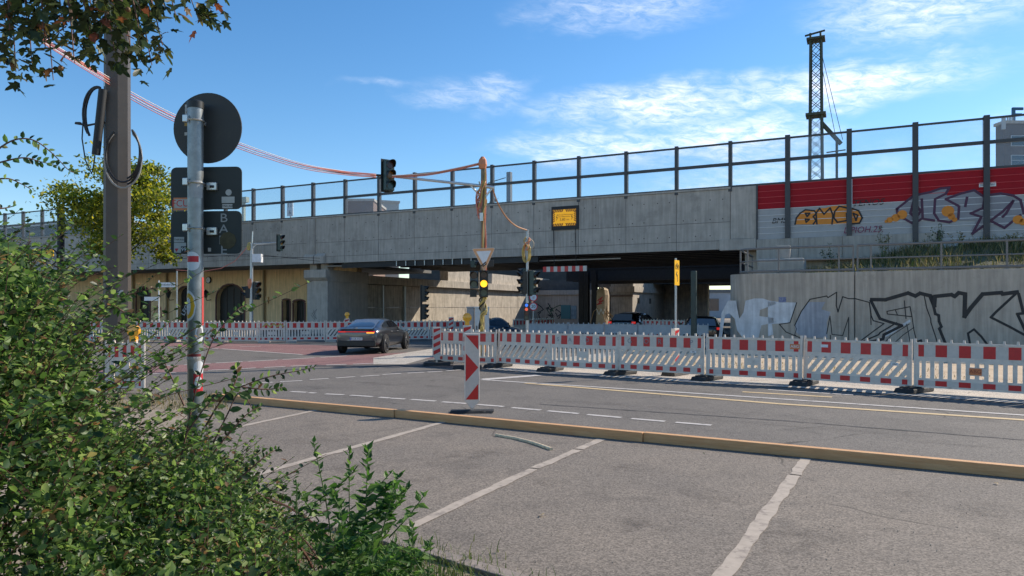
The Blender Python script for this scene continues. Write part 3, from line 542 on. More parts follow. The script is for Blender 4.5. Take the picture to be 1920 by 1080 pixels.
for l, m_ in ((C1([(1540, 335), (1600, 335), (1610, 400), (1625, 470), (1655, 425), (1672, 335), (1740, 318), (1800, 318), (1850, 335), (1900, 340), (1900, 360), (1780, 405), (1775, 450), (1880, 465), (1885, 500), (1790, 520), (1770, 612), (1650, 612), (1610, 560), (1590, 470), (1550, 430), (1520, 440), (1500, 560), (1495, 612), (1470, 612), (1490, 430)]), ink_white),
              (C2([(0, 340), (215, 350), (165, 500), (30, 510), (40, 590), (0, 600)]), ink_white), (C2([(305, 345), (430, 345), (400, 400), (470, 420), (440, 500), (445, 612), (260, 612), (210, 570), (200, 520), (250, 410)]), ink_blue), (C2([(1000, 515), (1065, 475), (1070, 492), (900, 600), (790, 645), (870, 600), (890, 560)]), ink_white)):
    fill(gl(l, NW), m_, 'painted_fill', rw, y=NW-.003)
for l, wd in (([(215, 350), (165, 500), (85, 512), (135, 570), (245, 615)], .035), ([(200, 520), (250, 415), (315, 325), (440, 300), (450, 312), (515, 272), (512, 370), (525, 420), (560, 305), (605, 320), (655, 320), (760, 348), (775, 450), (790, 485), (870, 507), (810, 550), (690, 640)], .04),
              ([(440, 585), (465, 450), (480, 588), (560, 597), (605, 460), (605, 640)], .03), ([(468, 595), (468, 640)], .03), ([(775, 327), (880, 328), (960, 305), (1050, 278), (1105, 300), (1140, 280), (1215, 298), (1247, 375), (1252, 303), (1375, 290), (1400, 303), (1430, 276), (1478, 285), (1474, 455), (1520, 390), (1610, 285)], .13),
              ([(1620, 285), (1750, 275), (1760, 285), (1870, 270)], .13), ([(1870, 272), (1710, 420), (1672, 460), (1810, 530), (1920, 590)], .08), ([(1880, 285), (1905, 385), (1915, 430), (1870, 435), (1930, 560)], .09), ([(772, 335), (840, 470), (905, 492), (1005, 522), (870, 590), (862, 622), (765, 645)], .1), ([(965, 500), (840, 575), (830, 590), (700, 645)], .05),
              ([(1225, 300), (1255, 435), (1280, 445), (1283, 490), (1300, 530), (1285, 545), (1330, 655)], .09), ([(1172, 300), (1190, 390), (1220, 470), (1222, 500), (1268, 640)], .035), ([(892, 415), (1065, 380), (1080, 455), (895, 435), (892, 415)], .035), ([(1022, 335), (1035, 470)], .03), ([(955, 405), (970, 440)], .03), ([(1080, 455), (1095, 560), (1110, 620)], .03),
              ([(1040, 510), (1065, 640)], .025), ([(1095, 535), (1010, 595), (945, 655)], .025), ([(1060, 510), (920, 600), (870, 655)], .025), ([(1515, 660), (1500, 580), (1545, 550), (1600, 605), (1645, 665)], .07), ([(1125, 640), (1148, 632), (1152, 660)], .07), ([(760, 350), (770, 440), (773, 515)], .03), ([(200, 520), (215, 545), (200, 590), (250, 625)], .02)):
    ribbon(gl(C2(l), NW), wd, black_ink, 'painted_outline', rw, y=NW-.005)
p0, p1 = BN(1460, 557, NW), BN(1474, 567, NW); MB().box(p0[0], p1[0], NW-.01, NW, p1[1], p0[1]).build('blue_sticker', M('blue_sticker', (.03, .06, .22), .5, c2=(.3, .32, .4), vs=14), rw)
MB().box(ws-.006, ws+.002, NW-.02, NW+.01, 0, ZW+.02).build('joint_strip', M('joint_dark', (.1, .1, .1)), rw)
rail = thing('wall_railing', 'grey brown steel railing along the top of the graffiti retaining wall', 'railing', (BO.x, BO.y, 0), BA)
rp = M('railing_paint', (.19, .175, .165), .55, .2, var=.1); NR = NW+.22
path = [(wl+.9+.2-.7*math.sin(t), NW+.9-.68*math.cos(t)) for t in np.linspace(PI/2, 0, 7)]; path = [(wl+.4, NW+4.5)]+path
for z, r in ((ZW+.98, .045), (ZW+.5, .028), (ZW+.09, .05)): MB().tube([(x, y, z) for x, y in path]+[(ws-.05, NR, z)], r, 8).build('rail', rp, rail, True); MB().tube([(ws+.08, NR, z), (ws+23, NR, z)], r, 8).build('rail', rp, rail, True)
ps = [path[0], path[2], path[5]]+[(BN(x, 500, NR)[0], NR) for x in (1460, 1573, 1600, 1608, 1633, 1765, 1888)]+[(BN(1888, 500, NR)[0]+2.5*k, NR) for k in range(1, 5)]
for x, y in ps: MB().box(x-.03, x+.03, y-.03, y+.03, ZW-.01, ZW+.98).build('post', rp, rail); MB().box(x-.09, x+.09, y-.09, y+.09, ZW-.005, ZW+.02).build('foot_plate', rp, rail)
v, f = [], []; ss = np.linspace(wl+.45, wl+30, 40); tt = np.linspace(0, 1, 12)
def bank_z(s, t): 
    k = min(1, max(0, (s-wl-3.2)/4.0)); return ZW-.1+(t**.8)*(1.15*k+.3)+.12*math.sin(s*2.1+t*5)*t*k
for s in ss:
    for t in tt: v.append((s, NW+.42+t*6.1, bank_z(s, t)))
for i in range(len(ss)-1):
    for j in range(len(tt)-1): a = i*len(tt)+j; f.append((a, a+len(tt), a+len(tt)+1, a+1))
bank = structure(MB().add(v, f).build('embankment', M('bank_soil', (.11, .09, .05), .95, c2=(.17, .15, .07), vs=3, bump=.6, bs=15), None, True)); bank.location = (BO.x, BO.y, 0); bank.rotation_euler = (0, 0, BA)
tb = thing('concrete_block', 'weathered concrete block on the ledge at the bridge end behind the railing', 'block', bw(wl+1.6, NW+2.6, ZW-.05), BA); MB().box(-.7, 1.1, -.6, .8, 0, .75).build('block_body', concrete, tb, bevel=.06); MB().box(0, .55, -.3, .4, .76, 1.3).build('stub', concrete_b, tb, bevel=.03)
# blades helper
def blades(n, pos, hfun, wd, lean, name, m, parent=None, seg=3):
    V = []; Fc = []; rn = []
    for i in range(n):
        p = pos(i); h = hfun(); a = random.uniform(0, 2*PI); d = Vector((math.cos(a), math.sin(a), 0)); e_ = Vector((-d.y, d.x, 0))*wd*random.uniform(.6, 1.3); ln = random.uniform(.2, 1)*lean*h; o = len(V)
        for k in range(seg):
            t = k/seg; c = p+d*ln*t*t+Vector((0, 0, h*t*(1-.18*t))); V += [c-e_*(1-t*.7), c+e_*(1-t*.7)]
        V.append(p+d*ln+Vector((0, 0, h*.82)))
        q = [(o+2*k, o+2*k+1, o+2*k+3, o+2*k+2) for k in range(seg-1)]+[(o+2*seg-2, o+2*seg-1, o+2*seg)]
        Fc += q; rn += [random.random()]*len(q)
    me = bpy.data.meshes.new(name); me.from_pydata(V, [], Fc); at = me.attributes.new('rnd', 'FLOAT', 'FACE'); at.data.foreach_set('value', rn); return mesh_obj(name, me, m, parent)
dry = leafmat('dry_grass', [(0, (.06, .065, .02)), (.35, (.1, .1, .035)), (.6, (.22, .18, .08)), (1, (.34, .27, .13))], .3, .7); green_grass = leafmat('green_grass', [(0, (.03, .06, .012)), (.6, (.07, .12, .025)), (1, (.16, .17, .05))], .3, .6)
def bpos(i):
    while 1:
        s = random.uniform(wl+2.6, wl+27); t = random.random()
        if random.random() < min(1, (s-wl-1.8)/2.2)*(.6+.4*math.sin(s*1.7+t*3)): return Vector((s, NW+.5+t*5.8, bank_z(s, t)-.02))
for nm, n_, h_, m_, lb in (('dry_grass', 9000, lambda: random.uniform(.15, .55), dry, 'dry golden grass covering the bank behind the railing'), ('green_grass', 3500, lambda: random.uniform(.12, .35), green_grass, 'low green grass on the bank behind the railing')):
    o = blades(n_, bpos, h_, .014, .8, nm, m_); o.location = (BO.x, BO.y, 0); o.rotation_euler = (0, 0, BA); tag(o, lb, 'grass', kind='stuff')
def sparse(i): 
    a = random.random(); p = PB[2].lerp(PB[6], a); return p+Vector((random.uniform(.5, 4), random.uniform(.8, 5), .01))
o = blades(1400, sparse, lambda: random.uniform(.04, .16), .008, .8, 'sparse_grass', dry); tag(o, 'sparse dry grass on the sand behind the fence panels', 'grass', kind='stuff')

# ------------------------------------------------------------------ yellow station building under the left arm of the bridge
NS = 4.6
stn = thing('station_building', 'pale yellow station front with dark arched doorways under the bridge', 'building', (BO.x, BO.y, 0), BA)
yel = M('yellow_render', (.85, .6, .33), .85, var=.12, vs=1.2, streak=.2, bump=.2, bs=20); trim = M('maroon_trim', (.11, .028, .024), .6); void = M('door_dark', (.018, .016, .015), .6)
ops = []
for x0, x1, yt, ar in ((256, 281, 539, 1), (333, 362, 538, 1), (406, 458, 534, 1), (530.5, 543.5, 562, .35), (550.5, 571, 563, .45)):
    a = BN(x0, yt, NS); b = BN(x1, yt, NS); ops.append((a[0], b[0], a[1], ar))
sA, sB = -66., sj-.3; x = sA
def arch(a, b, top, ar, n=10):
    r = (b-a)/2; h = r*ar*.75; return [(a+r-r*math.cos(t), top-h+h*math.sin(t)) for t in np.linspace(0, PI, n)]
for a, b, top, ar in ops:
    MB().box(x, a, NS, NS+.5, 0, 4.56).build('wall', yel, stn)
    A = arch(a, b, top, ar); MB().prism([(a, NS, 4.56), (b, NS, 4.56)]+[(p, NS, q) for p, q in A[::-1]], (0, .5, 0)).build('lintel', yel, stn)
    A2 = arch(a-.12, b+.12, top+.1, ar)
    fr = MB()
    for (p, q), (p2, q2), (r_, t_), (r2, t2) in zip(A, A[1:], A2, A2[1:]): fr.prism([(p, NS-.03, q), (p2, NS-.03, q2), (r2, NS-.03, t2), (r_, NS-.03, t_)], (0, .06, 0))
    fr.box(a-.12, a, NS-.03, NS+.03, 0, A[0][1]); fr.box(b, b+.12, NS-.03, NS+.03, 0, A[0][1])
    fr.build('door_surround', trim, stn)
    w_ = b-a; dr = MB().box(a, b, NS+.35, NS+.45, 0, top).build('door', void, stn)
    for k in range(1, 4): MB().box(a+w_*k/4-.03, a+w_*k/4+.03, NS+.31, NS+.35, .1, top-.25).build('mullion', M('door_rail', (.045, .03, .026), .6), dr)
    x = b
MB().box(x, sB, NS, NS+.5, 0, 4.56).build('wall', yel, stn); MB().box(sA, sB, NS-.06, NS-.002, 0, .45).build('plinth', trim, stn)
for px in (252, 315, 497): s_ = BN(px, 520, NS)[0]; MB().tube([(s_, NS-.12, 0), (s_, NS-.12, 4.5)], .09, 8).build('downpipe', M('pipe_ochre', (.3, .23, .12), .7), stn, True)
MB().box(BN(500, 575, NS)[0], BN(504, 575, NS)[0], NS-.12, NS-.002, 2.0, 2.5).build('meter_box', yel, stn)
q = BN(300, 585, NS); ribbon([(q[0]-.9, q[1]-.3), (q[0]-.3, q[1]+.5), (q[0]-.4, q[1]-.4), (q[0]+.1, q[1]+.4), (q[0]+.2, q[1]-.4), (q[0]+.7, q[1]+.4), (q[0]+.5, q[1]-.3)], .09, M('faint_red', (.4, .12, .09), .8), 'scrawl', stn, y=NS-.004)
a = BN(390.5, 525, NS-.1); ck = thing('wall_clock', 'round white faced clock on the yellow station wall', 'clock', bw(a[0], NS-.12, a[1]), BA)
MB().lathe([(.27, 0), (.27, .11)], n=20, axis='y').build('case', black_ink, ck); MB().lathe([(.225, -.006), (.225, .0)], n=20, axis='y').build('dial', white_ink, ck)
for k in range(12): t = k*PI/6; MB().bar((.17*math.sin(t), -.009, .17*math.cos(t)), (.21*math.sin(t), -.009, .21*math.cos(t)), .018, .004).build('hour_mark', black_ink, ck)
MB().bar((0, -.012, 0), (-.1, -.012, -.07), .03, .004).build('hand', black_ink, ck); MB().bar((0, -.012, 0), (-.14, -.012, .11), .02, .004).build('hand', black_ink, ck)
for px, lb in ((316, 'black wall lantern beside the street name post on the yellow wall'), (386, 'black wall lantern beneath the clock on the yellow wall')):
    a = BN(px, 556, NS-.5); t = thing('wall_lantern', lb, 'lantern', bw(a[0], NS-.5, a[1]), BA, 'lanterns on the station wall')
    MB().lathe([(.08, -.1), (.22, .32), (.24, .34)], n=6).build('glass_body', M('lantern_glass', (.05, .05, .045), .2), t); MB().lathe([(.27, .33), (.06, .5), (.03, .58)], n=6).build('cap', black_ink, t); MB().tube([(0, 0, -.1), (0, .1, -.3), (0, .5, -.25)], .03, 6).build('bracket', black_ink, t)
nm = thing('street_name_post', 'white street name plates on a thin pole before the yellow wall', 'sign', W(332, 604, 37)*1, 0); nm.location.z = 0
MB().tube([(0, 0, 0), (0, 0, 3.6)], .035, 8).build('pole', galv, nm); MB().box(-.95, -.1, -.03, .0, 2.75, 3.0).build('name_plate', white_ink, nm); text('Bahnhofstraße', .135, black_ink, nm, (-.525, -.032, 2.875)); MB().box(-1.7, -1.0, -.03, 0, 2.05, 2.25).build('name_plate', white_ink, nm)
MB().tube([(-.95, 0, 0), (-.95, 0, 3.1)], .03, 8).build('pole', white_ink, nm)

# ------------------------------------------------------------------ plastic fence panels
def panel(wd, style, label, loc, rz, red=True, group=None, name='fence_panel', body=None, fine=False):
    t = thing(name, label, 'barrier', loc, rz, group); body = body or white_plastic; w_ = wd
    fr = MB(); z0, z1, z2, z3, z4 = .1, .27, .6, .67, .955
    fr.box(.03, w_-.03, -.018, .018, z0, z1); fr.box(.03, w_-.03, -.018, .018, z2, z3); fr.box(.03, w_-.03, -.014, .014, z3, z4-.02); fr.box(.03, w_-.03, -.028, .028, z4-.02, z4+.015); fr.box(.03, w_-.03, -.026, .026, z0-.015, z0)
    fr.box(.03, .09, -.017, .017, z1, z2); fr.box(w_-.09, w_-.03, -.017, .017, z1, z2)
    fr.build('panel_frame', body, t)
    bars = []; n = max(6, round(w_/.155))
    class Pc:
        def box(q, *a): bars.append(MB().box(*a))
        def prism(q, *a): bars.append(MB().prism(*a))
    pc = Pc()
    if style == 'vertical':
        for k in range(n):
            x = .09+(w_-.18)*(k+.5)/n; pc.box(x-.036, x+.036, -.016, .016, z1, z2)
        pc.box(w_/2-.16, w_/2+.16, -.019, .019, .36, .52); pc.box(w_/2-.17, w_/2+.17, -.019, .019, .27, .3)
    else:
        n = max(6, round(w_/.19)); st_ = (w_-.12)/n; dx = st_*1.35
        for k in range(-1, n+1):
            xa = .06+k*st_; pts = [(xa, z1), (xa+.108, z1), (xa+.108+dx, z2), (xa+dx, z2)]
            if k == -1 or pts[2][0] > w_-.06:
                pts2 = []
                for (p, q), (p2, q2) in zip(pts, pts[1:]+pts[:1]):
                    lo, hi = .06, w_-.06
                    segs = [(p, q)]
                    for lim in (lo, hi):
                        if (p-lim)*(p2-lim) < 0: tt_ = (lim-p)/(p2-p); segs.append((lim, q+(q2-q)*tt_))
                    segs.sort(key=lambda a_: abs(a_[0]-p)+abs(a_[1]-q))
                    pts2 += [a_ for a_ in segs if lo-1e-6 <= a_[0] <= hi+1e-6]
                pts = pts2
            if len(pts) >= 3: pc.prism([(a_, .016, b_) for a_, b_ in pts], (0, -.032, 0))
    def put_pieces(lst, nm, m_):
        if fine:
            for q_ in lst: q_.build(nm, m_, t)
        else:
            al = MB()
            for q_ in lst: al.add(q_.v, q_.f)
            al.build(nm, m_, t)['kind'] = 'stuff'
    put_pieces(bars, 'slat', body)
    kb_ = []; nk_ = max(4, round(w_/.24))
    for k in range(nk_):
        x = .1+(w_-.2)*(k+.5)/nk_; kb_.append(MB().prism([(x-.022, -.02, z4+.01), (x+.022, -.02, z4+.01), (x+.016, -.02, z4+.075), (x-.016, -.02, z4+.075)], (0, .04, 0)))
    put_pieces(kb_, 'knob', body)
    for x in (.012, w_-.012): MB().tube([(x, 0, .06), (x, 0, 1.04)], .023, 8).build('post', body, t, True)
    if red:
        n = max(4, int(round(w_/.38)/1)); m_ = w_-.14; un = m_/(2*n); g_ = []; r_ = []
        for k in range(2*n+1):
            a = .07+un*(k-.5); b = a+un; a = max(a, .07); b = min(b, w_-.07)
            tgt = r_ if k % 2 == 0 else g_
            tgt.append(MB().box(a, b, -.0175, -.0145, z3+.02, z4-.035)); tgt.append(MB().box(a, b, -.0215, -.0185, z0+.025, z1-.045))
        put_pieces(r_, 'red_sheeting', sheet_red); put_pieces(g_, 'white_sheeting', sheet_grey)
    return t
def foot(loc, rz, label, group, sc=1.):
    t = thing('barrier_foot', label, 'barrier foot', loc, rz, group)
    MB().prism([(-.42, -.2, 0), (-.42, .2, 0), (-.36, .18, .09), (-.36, -.18, .09)], (.84, 0, 0)).build('plate', rubber, t, bevel=.02)
    for x in (-.22, .0, .22): MB().box(x-.07, x+.07, -.14, .14, .088, .115).build('socket', rubber, t, bevel=.01)
    t.scale = (sc, sc, 1); return t
styles = ['vertical', 'diagonal', 'vertical', 'diagonal', 'vertical', 'diagonal', 'vertical', 'diagonal']
labs = ['white slotted fence panel with upright slots behind the front striped beacon', 'red and white fence panel with slanting slots beside the traffic light mast', 'fence panel with upright slots and stickers on its red blocks',
        'fence panel with slanting slots behind the yellow detour sign, scribbled letters along its top', 'fence panel with upright slots and an orange sticker, before the white graffiti letters', 'fence panel with slanting slots and a pale sticker on a red block', 'fence panel with upright slots carrying an orange ABG plate', 'fence panel continuing the row past the ABG plate panel']
pan = []
for i in range(len(PB)-1):
    a, b = PB[i], PB[i+1]; d = b-a; pan.append(panel(d.length-.03, styles[i], labs[i], (a.x+random.uniform(-.02, .02), a.y+random.uniform(-.05, .05), .015+random.uniform(0, .035)), math.atan2(d.y, d.x)+random.uniform(-.02, .02), group='fence panels along the near side of the works', fine=True)); pan[-1].rotation_euler.x = random.uniform(-.05, .02); pan[-1].rotation_euler.y = random.uniform(-.012, .012)
fl = ['under the left end panel', 'between the two panels behind the beacon', 'beside the traffic light mast panels', 'left of the yellow detour sign pole', 'right of the yellow detour sign pole', 'before the white graffiti letters', 'between the pale sticker panel and the ABG panel', 'past the ABG plate panel']
for i in range(len(PB)-1): foot((PB[i].x, PB[i].y, .012), math.atan2(PB[i+1].y-PB[i].y, PB[i+1].x-PB[i].x)+(PI/2 if i in (1, 2, 5) else PI/2.4), 'black recycled rubber foot '+fl[i], 'rubber feet of the near fence')
abg = M('abg_orange', (.62, .2, .07), .5)
def plate(t, x, z, wd, h, m_, txt, tm, ts, y=-.022):
    MB().box(x-wd/2, x+wd/2, y, y+.004, z-h/2, z+h/2).build('sticker', m_, t)
    if txt: text(txt, ts, tm, t, (x, y-.002, z))
plate(pan[6], 1.02, .44, .2, .13, abg, 'ABG', M('abg_dark', (.3, .05, .02), .5), .1, y=-.026); plate(pan[4], 1.92, .8, .2, .11, abg, 'ABG', white_ink, .09); plate(pan[5], .42, .83, .15, .06, white_ink, None, None, 0); plate(pan[5], 1.78, .52, .14, .06, white_ink, 'ABG', black_ink, .045, y=-.024); plate(pan[3], 1.95, .6, .14, .05, white_ink, 'ABG', black_ink, .04, y=-.024)
for i, x in enumerate((.3, .75, 1.1, 1.9)): text('GOR P'.replace(' ', '')[i], .17, M('marker_grey', (.2, .22, .24), .6), pan[3], (x, -.021, .81), name='scribble')
for x in (.25, .6, 1.1, 1.4): text('SADE'[int(x*2) % 4], .15, M('marker_grey', (.2, .22, .24), .6), pan[2], (x, -.021, .81), name='scribble')
# far row before the station (lit from behind)
fr_px = [(168, 640.5), (256, 640.5), (315, 641), (404, 642), (485, 643), (536, 642.5), (611, 641.5), (688, 641)]
stl = 'vvdvvvd'
for i in range(len(fr_px)-1):
    a, b = G(*fr_px[i]), G(*fr_px[i+1]); d = b-a
    t = panel(d.length-.04, 'vertical' if stl[i] == 'v' else 'diagonal', 'red and white fence panel '+['before the door hidden by the shrub', 'before the first arched doorway', 'with slanting slots beside the street name post', 'before the big arch below the clock', 'with yellow scrawl on its top band', 'before the two narrow station windows', 'with slanting slots beside the small amber beacon'][i], (a.x, a.y, .02), math.atan2(d.y, d.x), group='fence panels before the station')
    MB().box(.0, .5, -.3, .3, -.02, .07).build('foot', concrete, t, bevel=.01)
    if i == 4: ribbon([(.2, .75), (.35, .9), (.5, .74), (.7, .9), (.85, .76), (1.0, .88), (1.15, .75)], .07, cable_yellow, 'scrawl', t, y=-.02)
fr2 = [(692, 641.5), (752, 640), (806, 639), (874, 638)]
for i in range(3):
    a, b = G(*fr2[i]), G(*fr2[i+1]); d = b-a
    panel(d.length-.04, 'diagonal' if i != 2 else 'vertical', 'shaded fence panel under the bridge '+['directly behind the car','with slanting slots before the stacked signal heads','with upright slots before the sunlit wall'][i], (a.x, a.y, .02), math.atan2(d.y, d.x), group='fence panels under the bridge beyond the car')
gp = M('grey_plastic', (.3, .34, .37), .6, var=.12, vs=5)
f3 = [W(990, 604, 31), W(1066, 604, 30.2), W(1134, 604, 29.6), W(1197, 604, 29), W(1262, 604, 28.4), W(1330, 604, 28)]
for i in range(5):
    a, b = f3[i].copy(), f3[i+1].copy(); a.z = b.z = .02; d = b-a; panel(d.length-.04, 'diagonal' if i > 2 else 'vertical', 'bare grey fence back under the bridge '+['beside the speed limit pole', 'before the teal posters', 'before the broken pillar', 'before the black estate car', 'beside the green steel post'][i], a, math.atan2(d.y, d.x), red=False, group='grey fence backs under the bridge', body=gp)
f4 = [W(962, 604, 40), W(1040, 602, 44)], [W(1205, 603, 40), W(1285, 603, 38)]
for (a, b), lb in zip(f4, ('sunlit fence panel row end beside the black van', 'sunlit fence panel behind the dark estate car')):
    a.z = b.z = .02; d = b-a; n = 1 if d.length < 2.6 else 2
    for k in range(n): p = a+d*k/n; panel(d.length/n-.04, 'vertical', lb if n == 1 else lb+(' near' if k == 0 else ' far')+' half', p, math.atan2(d.y, d.x), group='sunlit far fence panels')
# white fence end by the mast among the leaves
p = G(198, 737); t = panel(.8, 'vertical', 'white fence end with worn red blocks beside the tall brown mast', (p.x, p.y, .02), R(-4)); 
def lamp(parent, x, y, z, s=1.):
    MB().box(x-.05*s, x+.05*s, y-.04*s, y+.04*s, z, z+.1*s).build('lamp_base', amber, parent); MB().lathe([(.06*s, -.05*s), (.1*s, -.035*s), (.1*s, .035*s), (.06*s, .05*s)], (x, y, z+.17*s), 16, 'y').build('lamp_lens', amber, parent, True)
lamp(t, .58, 0, 1.0, 1.2)
# beacons
def beacon(loc, rz, label, style, wd=.25, top=1.27, zb=.14, lampon=False, sc=1., fs=(.4, .2, .1)):
    t = thing('warning_beacon', label, 'beacon', loc, rz, 'striped warning beacons'); w_ = wd/2; zp = zb+.13
    MB().prism([(-w_, -.05, zp), (-.02, -.05, zb), (.02, -.05, zb), (w_, -.05, zp), (w_, -.05, top), (-w_, -.05, top)], (0, .1, 0)).build('board', white_plastic, t, bevel=.008)
    iw = w_-.022; y = -.0535; z0, z1 = zp+.015, top-.03
    MB().box(-iw, iw, -.052, -.05, z0, z1).build('white_sheeting', sheet_grey, t); H = z1-z0
    def tri(a): MB().prism([(x*iw, y, z0+zz*H) for x, zz in a], (0, -.001, 0)).build('red_stripe', sheet_red, t)
    if style == 'chevron':
        tri([(-1, 1), (1, 1), (1, .775)]); tri([(-1, .72), (-1, .28), (1, .5)]); tri([(1, .245), (1, 0), (-1, 0)])
    else:
        for k in range(4): tri([(-1, .96-k*.27), (1, 1.08-k*.27 if k else 1.), (1, .94-k*.27), (-1, max(.0, .82-k*.27))] if True else [])
    MB().box(-.022, .022, -.022, .022, .04, zb+.02).build('spigot', white_plastic, t); f_ = MB().prism([(-fs[0], -fs[1], 0), (-fs[0], fs[1], 0), (-fs[0]+.03, fs[1]-.04, fs[2]), (-fs[0]+.03, -fs[1]+.04, fs[2])], (2*fs[0]-.03, 0, 0)).build('foot', rubber, t, bevel=.015)
    if lampon: lamp(t, 0, 0, top, 1.25)
    t.scale = (sc,)*3; return t
beacon(G(885, 773.5), R(3), 'red and white beacon with a chevron board standing right behind the timber beam', 'chevron', .245, 1.27, .07, fs=(.36, .13, .045))
p = G(876, 692); beacon((p.x, p.y, 0), R(4), 'slim beacon topped by an amber lamp, peeking over the chevron beacon', 'stripe', .24, 1.2, .1, True)
p = G(826, 685); beacon((p.x-.1, p.y-.1, 0), R(10), 'graffitied striped beacon at the left end of the near fence row', 'stripe', .24, 1.12, .16)
p = G(1266, 704); bc = beacon((p.x, p.y, .01), R(50), 'tilted sticker covered beacon at the foot of the yellow detour sign', 'stripe', .25, 1.16, .12)
p = W(651, 605, 36.5); beacon((p.x, p.y, 0), R(0), 'small beacon with an amber lamp before the concrete pier behind the car', 'stripe', .26, 1.12, .1, True)
p = W(846, 605, 36); beacon((p.x, p.y, 0), R(0), 'narrow dark red beacon in the shade under the bridge', 'stripe', .26, 1.2, .1)

# ------------------------------------------------------------------ signal heads and masts
off_r = M('lens_red_off', (.05, .012, .01), .25); off_a = M('lens_amber_off', (.16, .08, .01), .25); off_g = M('lens_green_off', (.02, .05, .05), .2)
def head(parent, loc, rz, n=3, s=1., lit=None, back=False, case=None, name='signal_head'):
    e_ = bpy.data.objects.new(name, None)
    hb2 = MB(); h = .3*n*s
    o = hb2.box(-.145*s, .145*s, -.05*s, .14*s, 0, h).build(name, case or green_plastic, parent, bevel=.02*s); o.location = loc; o.rotation_euler = (0, 0, rz); bpy.data.objects.remove(e_)
    for k in range(n):
        z = (k+.5)*.3*s; ii = k if n == 3 else (0, 2)[k]
        m_ = (off_g, off_a, off_r)[ii]
        if lit == k: m_ = amber_lit
        MB().lathe([(.112*s, -.062*s), (.118*s, -.05*s)], (0, 0, z), 18, 'y').build('lens', m_, o, True)
        vs_ = []; fs_ = []; m2 = 11
        for j in range(m2):
            t_ = R(-25)+R(230)*j/(m2-1); dl = .2*s*(.45+.55*max(0, math.sin(t_)))
            for r_, yy in ((.135, -.05*s), (.135, -.05*s-dl), (.122, -.05*s), (.122, -.05*s-dl)): vs_.append((r_*s*math.cos(t_), yy, z+r_*s*math.sin(t_)))
        for j in range(m2-1): a = j*4; fs_ += [(a, a+4, a+5, a+1), (a+2, a+3, a+7, a+6), (a+1, a+5, a+7, a+3)]
        MB().add(vs_, fs_).build('visor', black_plastic, o)
    if back: MB().box(-.2*s, .2*s, .145*s, .155*s, -.04, h+.04).build('backboard', black_plastic, o)
    return o
YM = 22.0
p = W(905, 690, YM); mst = thing('traffic_light_mast', 'main traffic light mast wrapped in orange and yellow cables with a long side arm', 'traffic light', (p.x, p.y, 0), 0)
def ml(px, py, dy=0.): q = W(px, py, YM); return Vector((q.x-p.x, dy, q.z))
mp_ = M('mast_paint', (.2, .17, .1), .6, var=.3, vs=8)
MB().tube([(0, 0, 0), ml(905, 305)], .075, 12, .055).build('pole', mp_, mst, True)
MB().tube([ml(926, 352), ml(890, 347), ml(740, 331)], .05, 10, .04).build('arm', alu, mst, True)
MB().tube([ml(882, 347), ml(901, 368)], .03, 6).build('arm_strut', alu, mst); MB().tube([ml(924, 352), ml(907, 372)], .03, 6).build('arm_strut', alu, mst)
h1 = head(mst, ml(729, 357.5)+Vector((.02, 0, 0)), R(38), 3, 1.06, case=green_plastic, back=True)
MB().tube([ml(695, 328), ml(716, 329)], .035, 6).build('arm_end_cap', black_plastic, mst)
h2 = head(mst, ml(907.5, 557.5, -.18), R(4), 3, .92, lit=1, case=black_plastic); h3 = head(mst, ml(889.5, 541.5, -.16), R(-6), 2, .9, case=M('signal_grey', (.08, .095, .1), .5))
MB().box(-.1, .1, -.06, .08, 0, .22).build('push_button_box', black_plastic, mst).location = ml(888, 557, -.15)
h4 = head(mst, ml(889, 501, .12), R(80), 1, .7); h5 = head(mst, ml(918, 500, .15), R(200), 1, .7, case=black_plastic)
A, B_, C_ = ml(886, 467.5, -.13), ml(928, 465.5, -.13), ml(908.5, 508.5, -.13)
def rtri(sc, r, yo):
    c = (A+B_+C_)/3; out = []
    V3 = [c+(q-c)*sc for q in (A, B_, C_)]
    for i in range(3):
        P_, Q_, Rr = V3[i-1], V3[i], V3[(i+1) % 3]
        for k in range(4):
            t_ = k/3; a = Q_+(P_-Q_).normalized()*r; b = Q_+(Rr-Q_).normalized()*r; out.append(a*(1-t_)**2+Q_*2*t_*(1-t_)+b*t_*t_+Vector((0, yo, 0)))
    return out
yb = MB().prism(rtri(1, .06, 0), (0, .012, 0)).build('yield_sign', M('sign_pale_orange', (.72, .36, .17), .5, var=.08), mst)
MB().prism(rtri(.66, .02, -.003), (0, .003, 0)).build('yield_white', white_ink, yb); MB().prism(rtri(1.05, .07, .004), (0, .006, 0)).build('yield_rim', M('sign_rim', (.7, .62, .55), .5), yb)
ribbon([(ml(903, 499).x, ml(903, 499).z), (ml(911, 492).x, ml(911, 492).z)], .035, black_ink, 'sticker', yb, y=-.136); ribbon([(ml(906, 500).x, ml(906, 500).z), (ml(912, 495).x, ml(912, 495).z)], .03, black_ink, 'sticker', yb, y=-.136)
def wrap(name, par, x0, z0, z1, n, mats, r=.022, rad=.09, coil=0.):
    for k in range(n):
        a = random.uniform(0, 6.28); pts = []
        for j in range(16):
            t_ = j/15; aa = a+coil*t_*6+.5*math.sin(5*t_+k); pts.append((x0+rad*math.cos(aa)*(1+.25*math.sin(9*t_+k)), rad*math.sin(aa)-.02, z0+(z1-z0)*t_))
        MB().tube(pts, r, 6).build(name, mats[k % len(mats)], par, True)
zz = lambda y: ml(905, y).z
wrap('cable', mst, .02, .3, zz(590), 5, [cable_yellow, cable_orange, cable_black], .03, .1); wrap('cable', mst, .02, zz(590), zz(545), 8, [cable_yellow, cable_yellow, cable_black], .022, .1, 1)
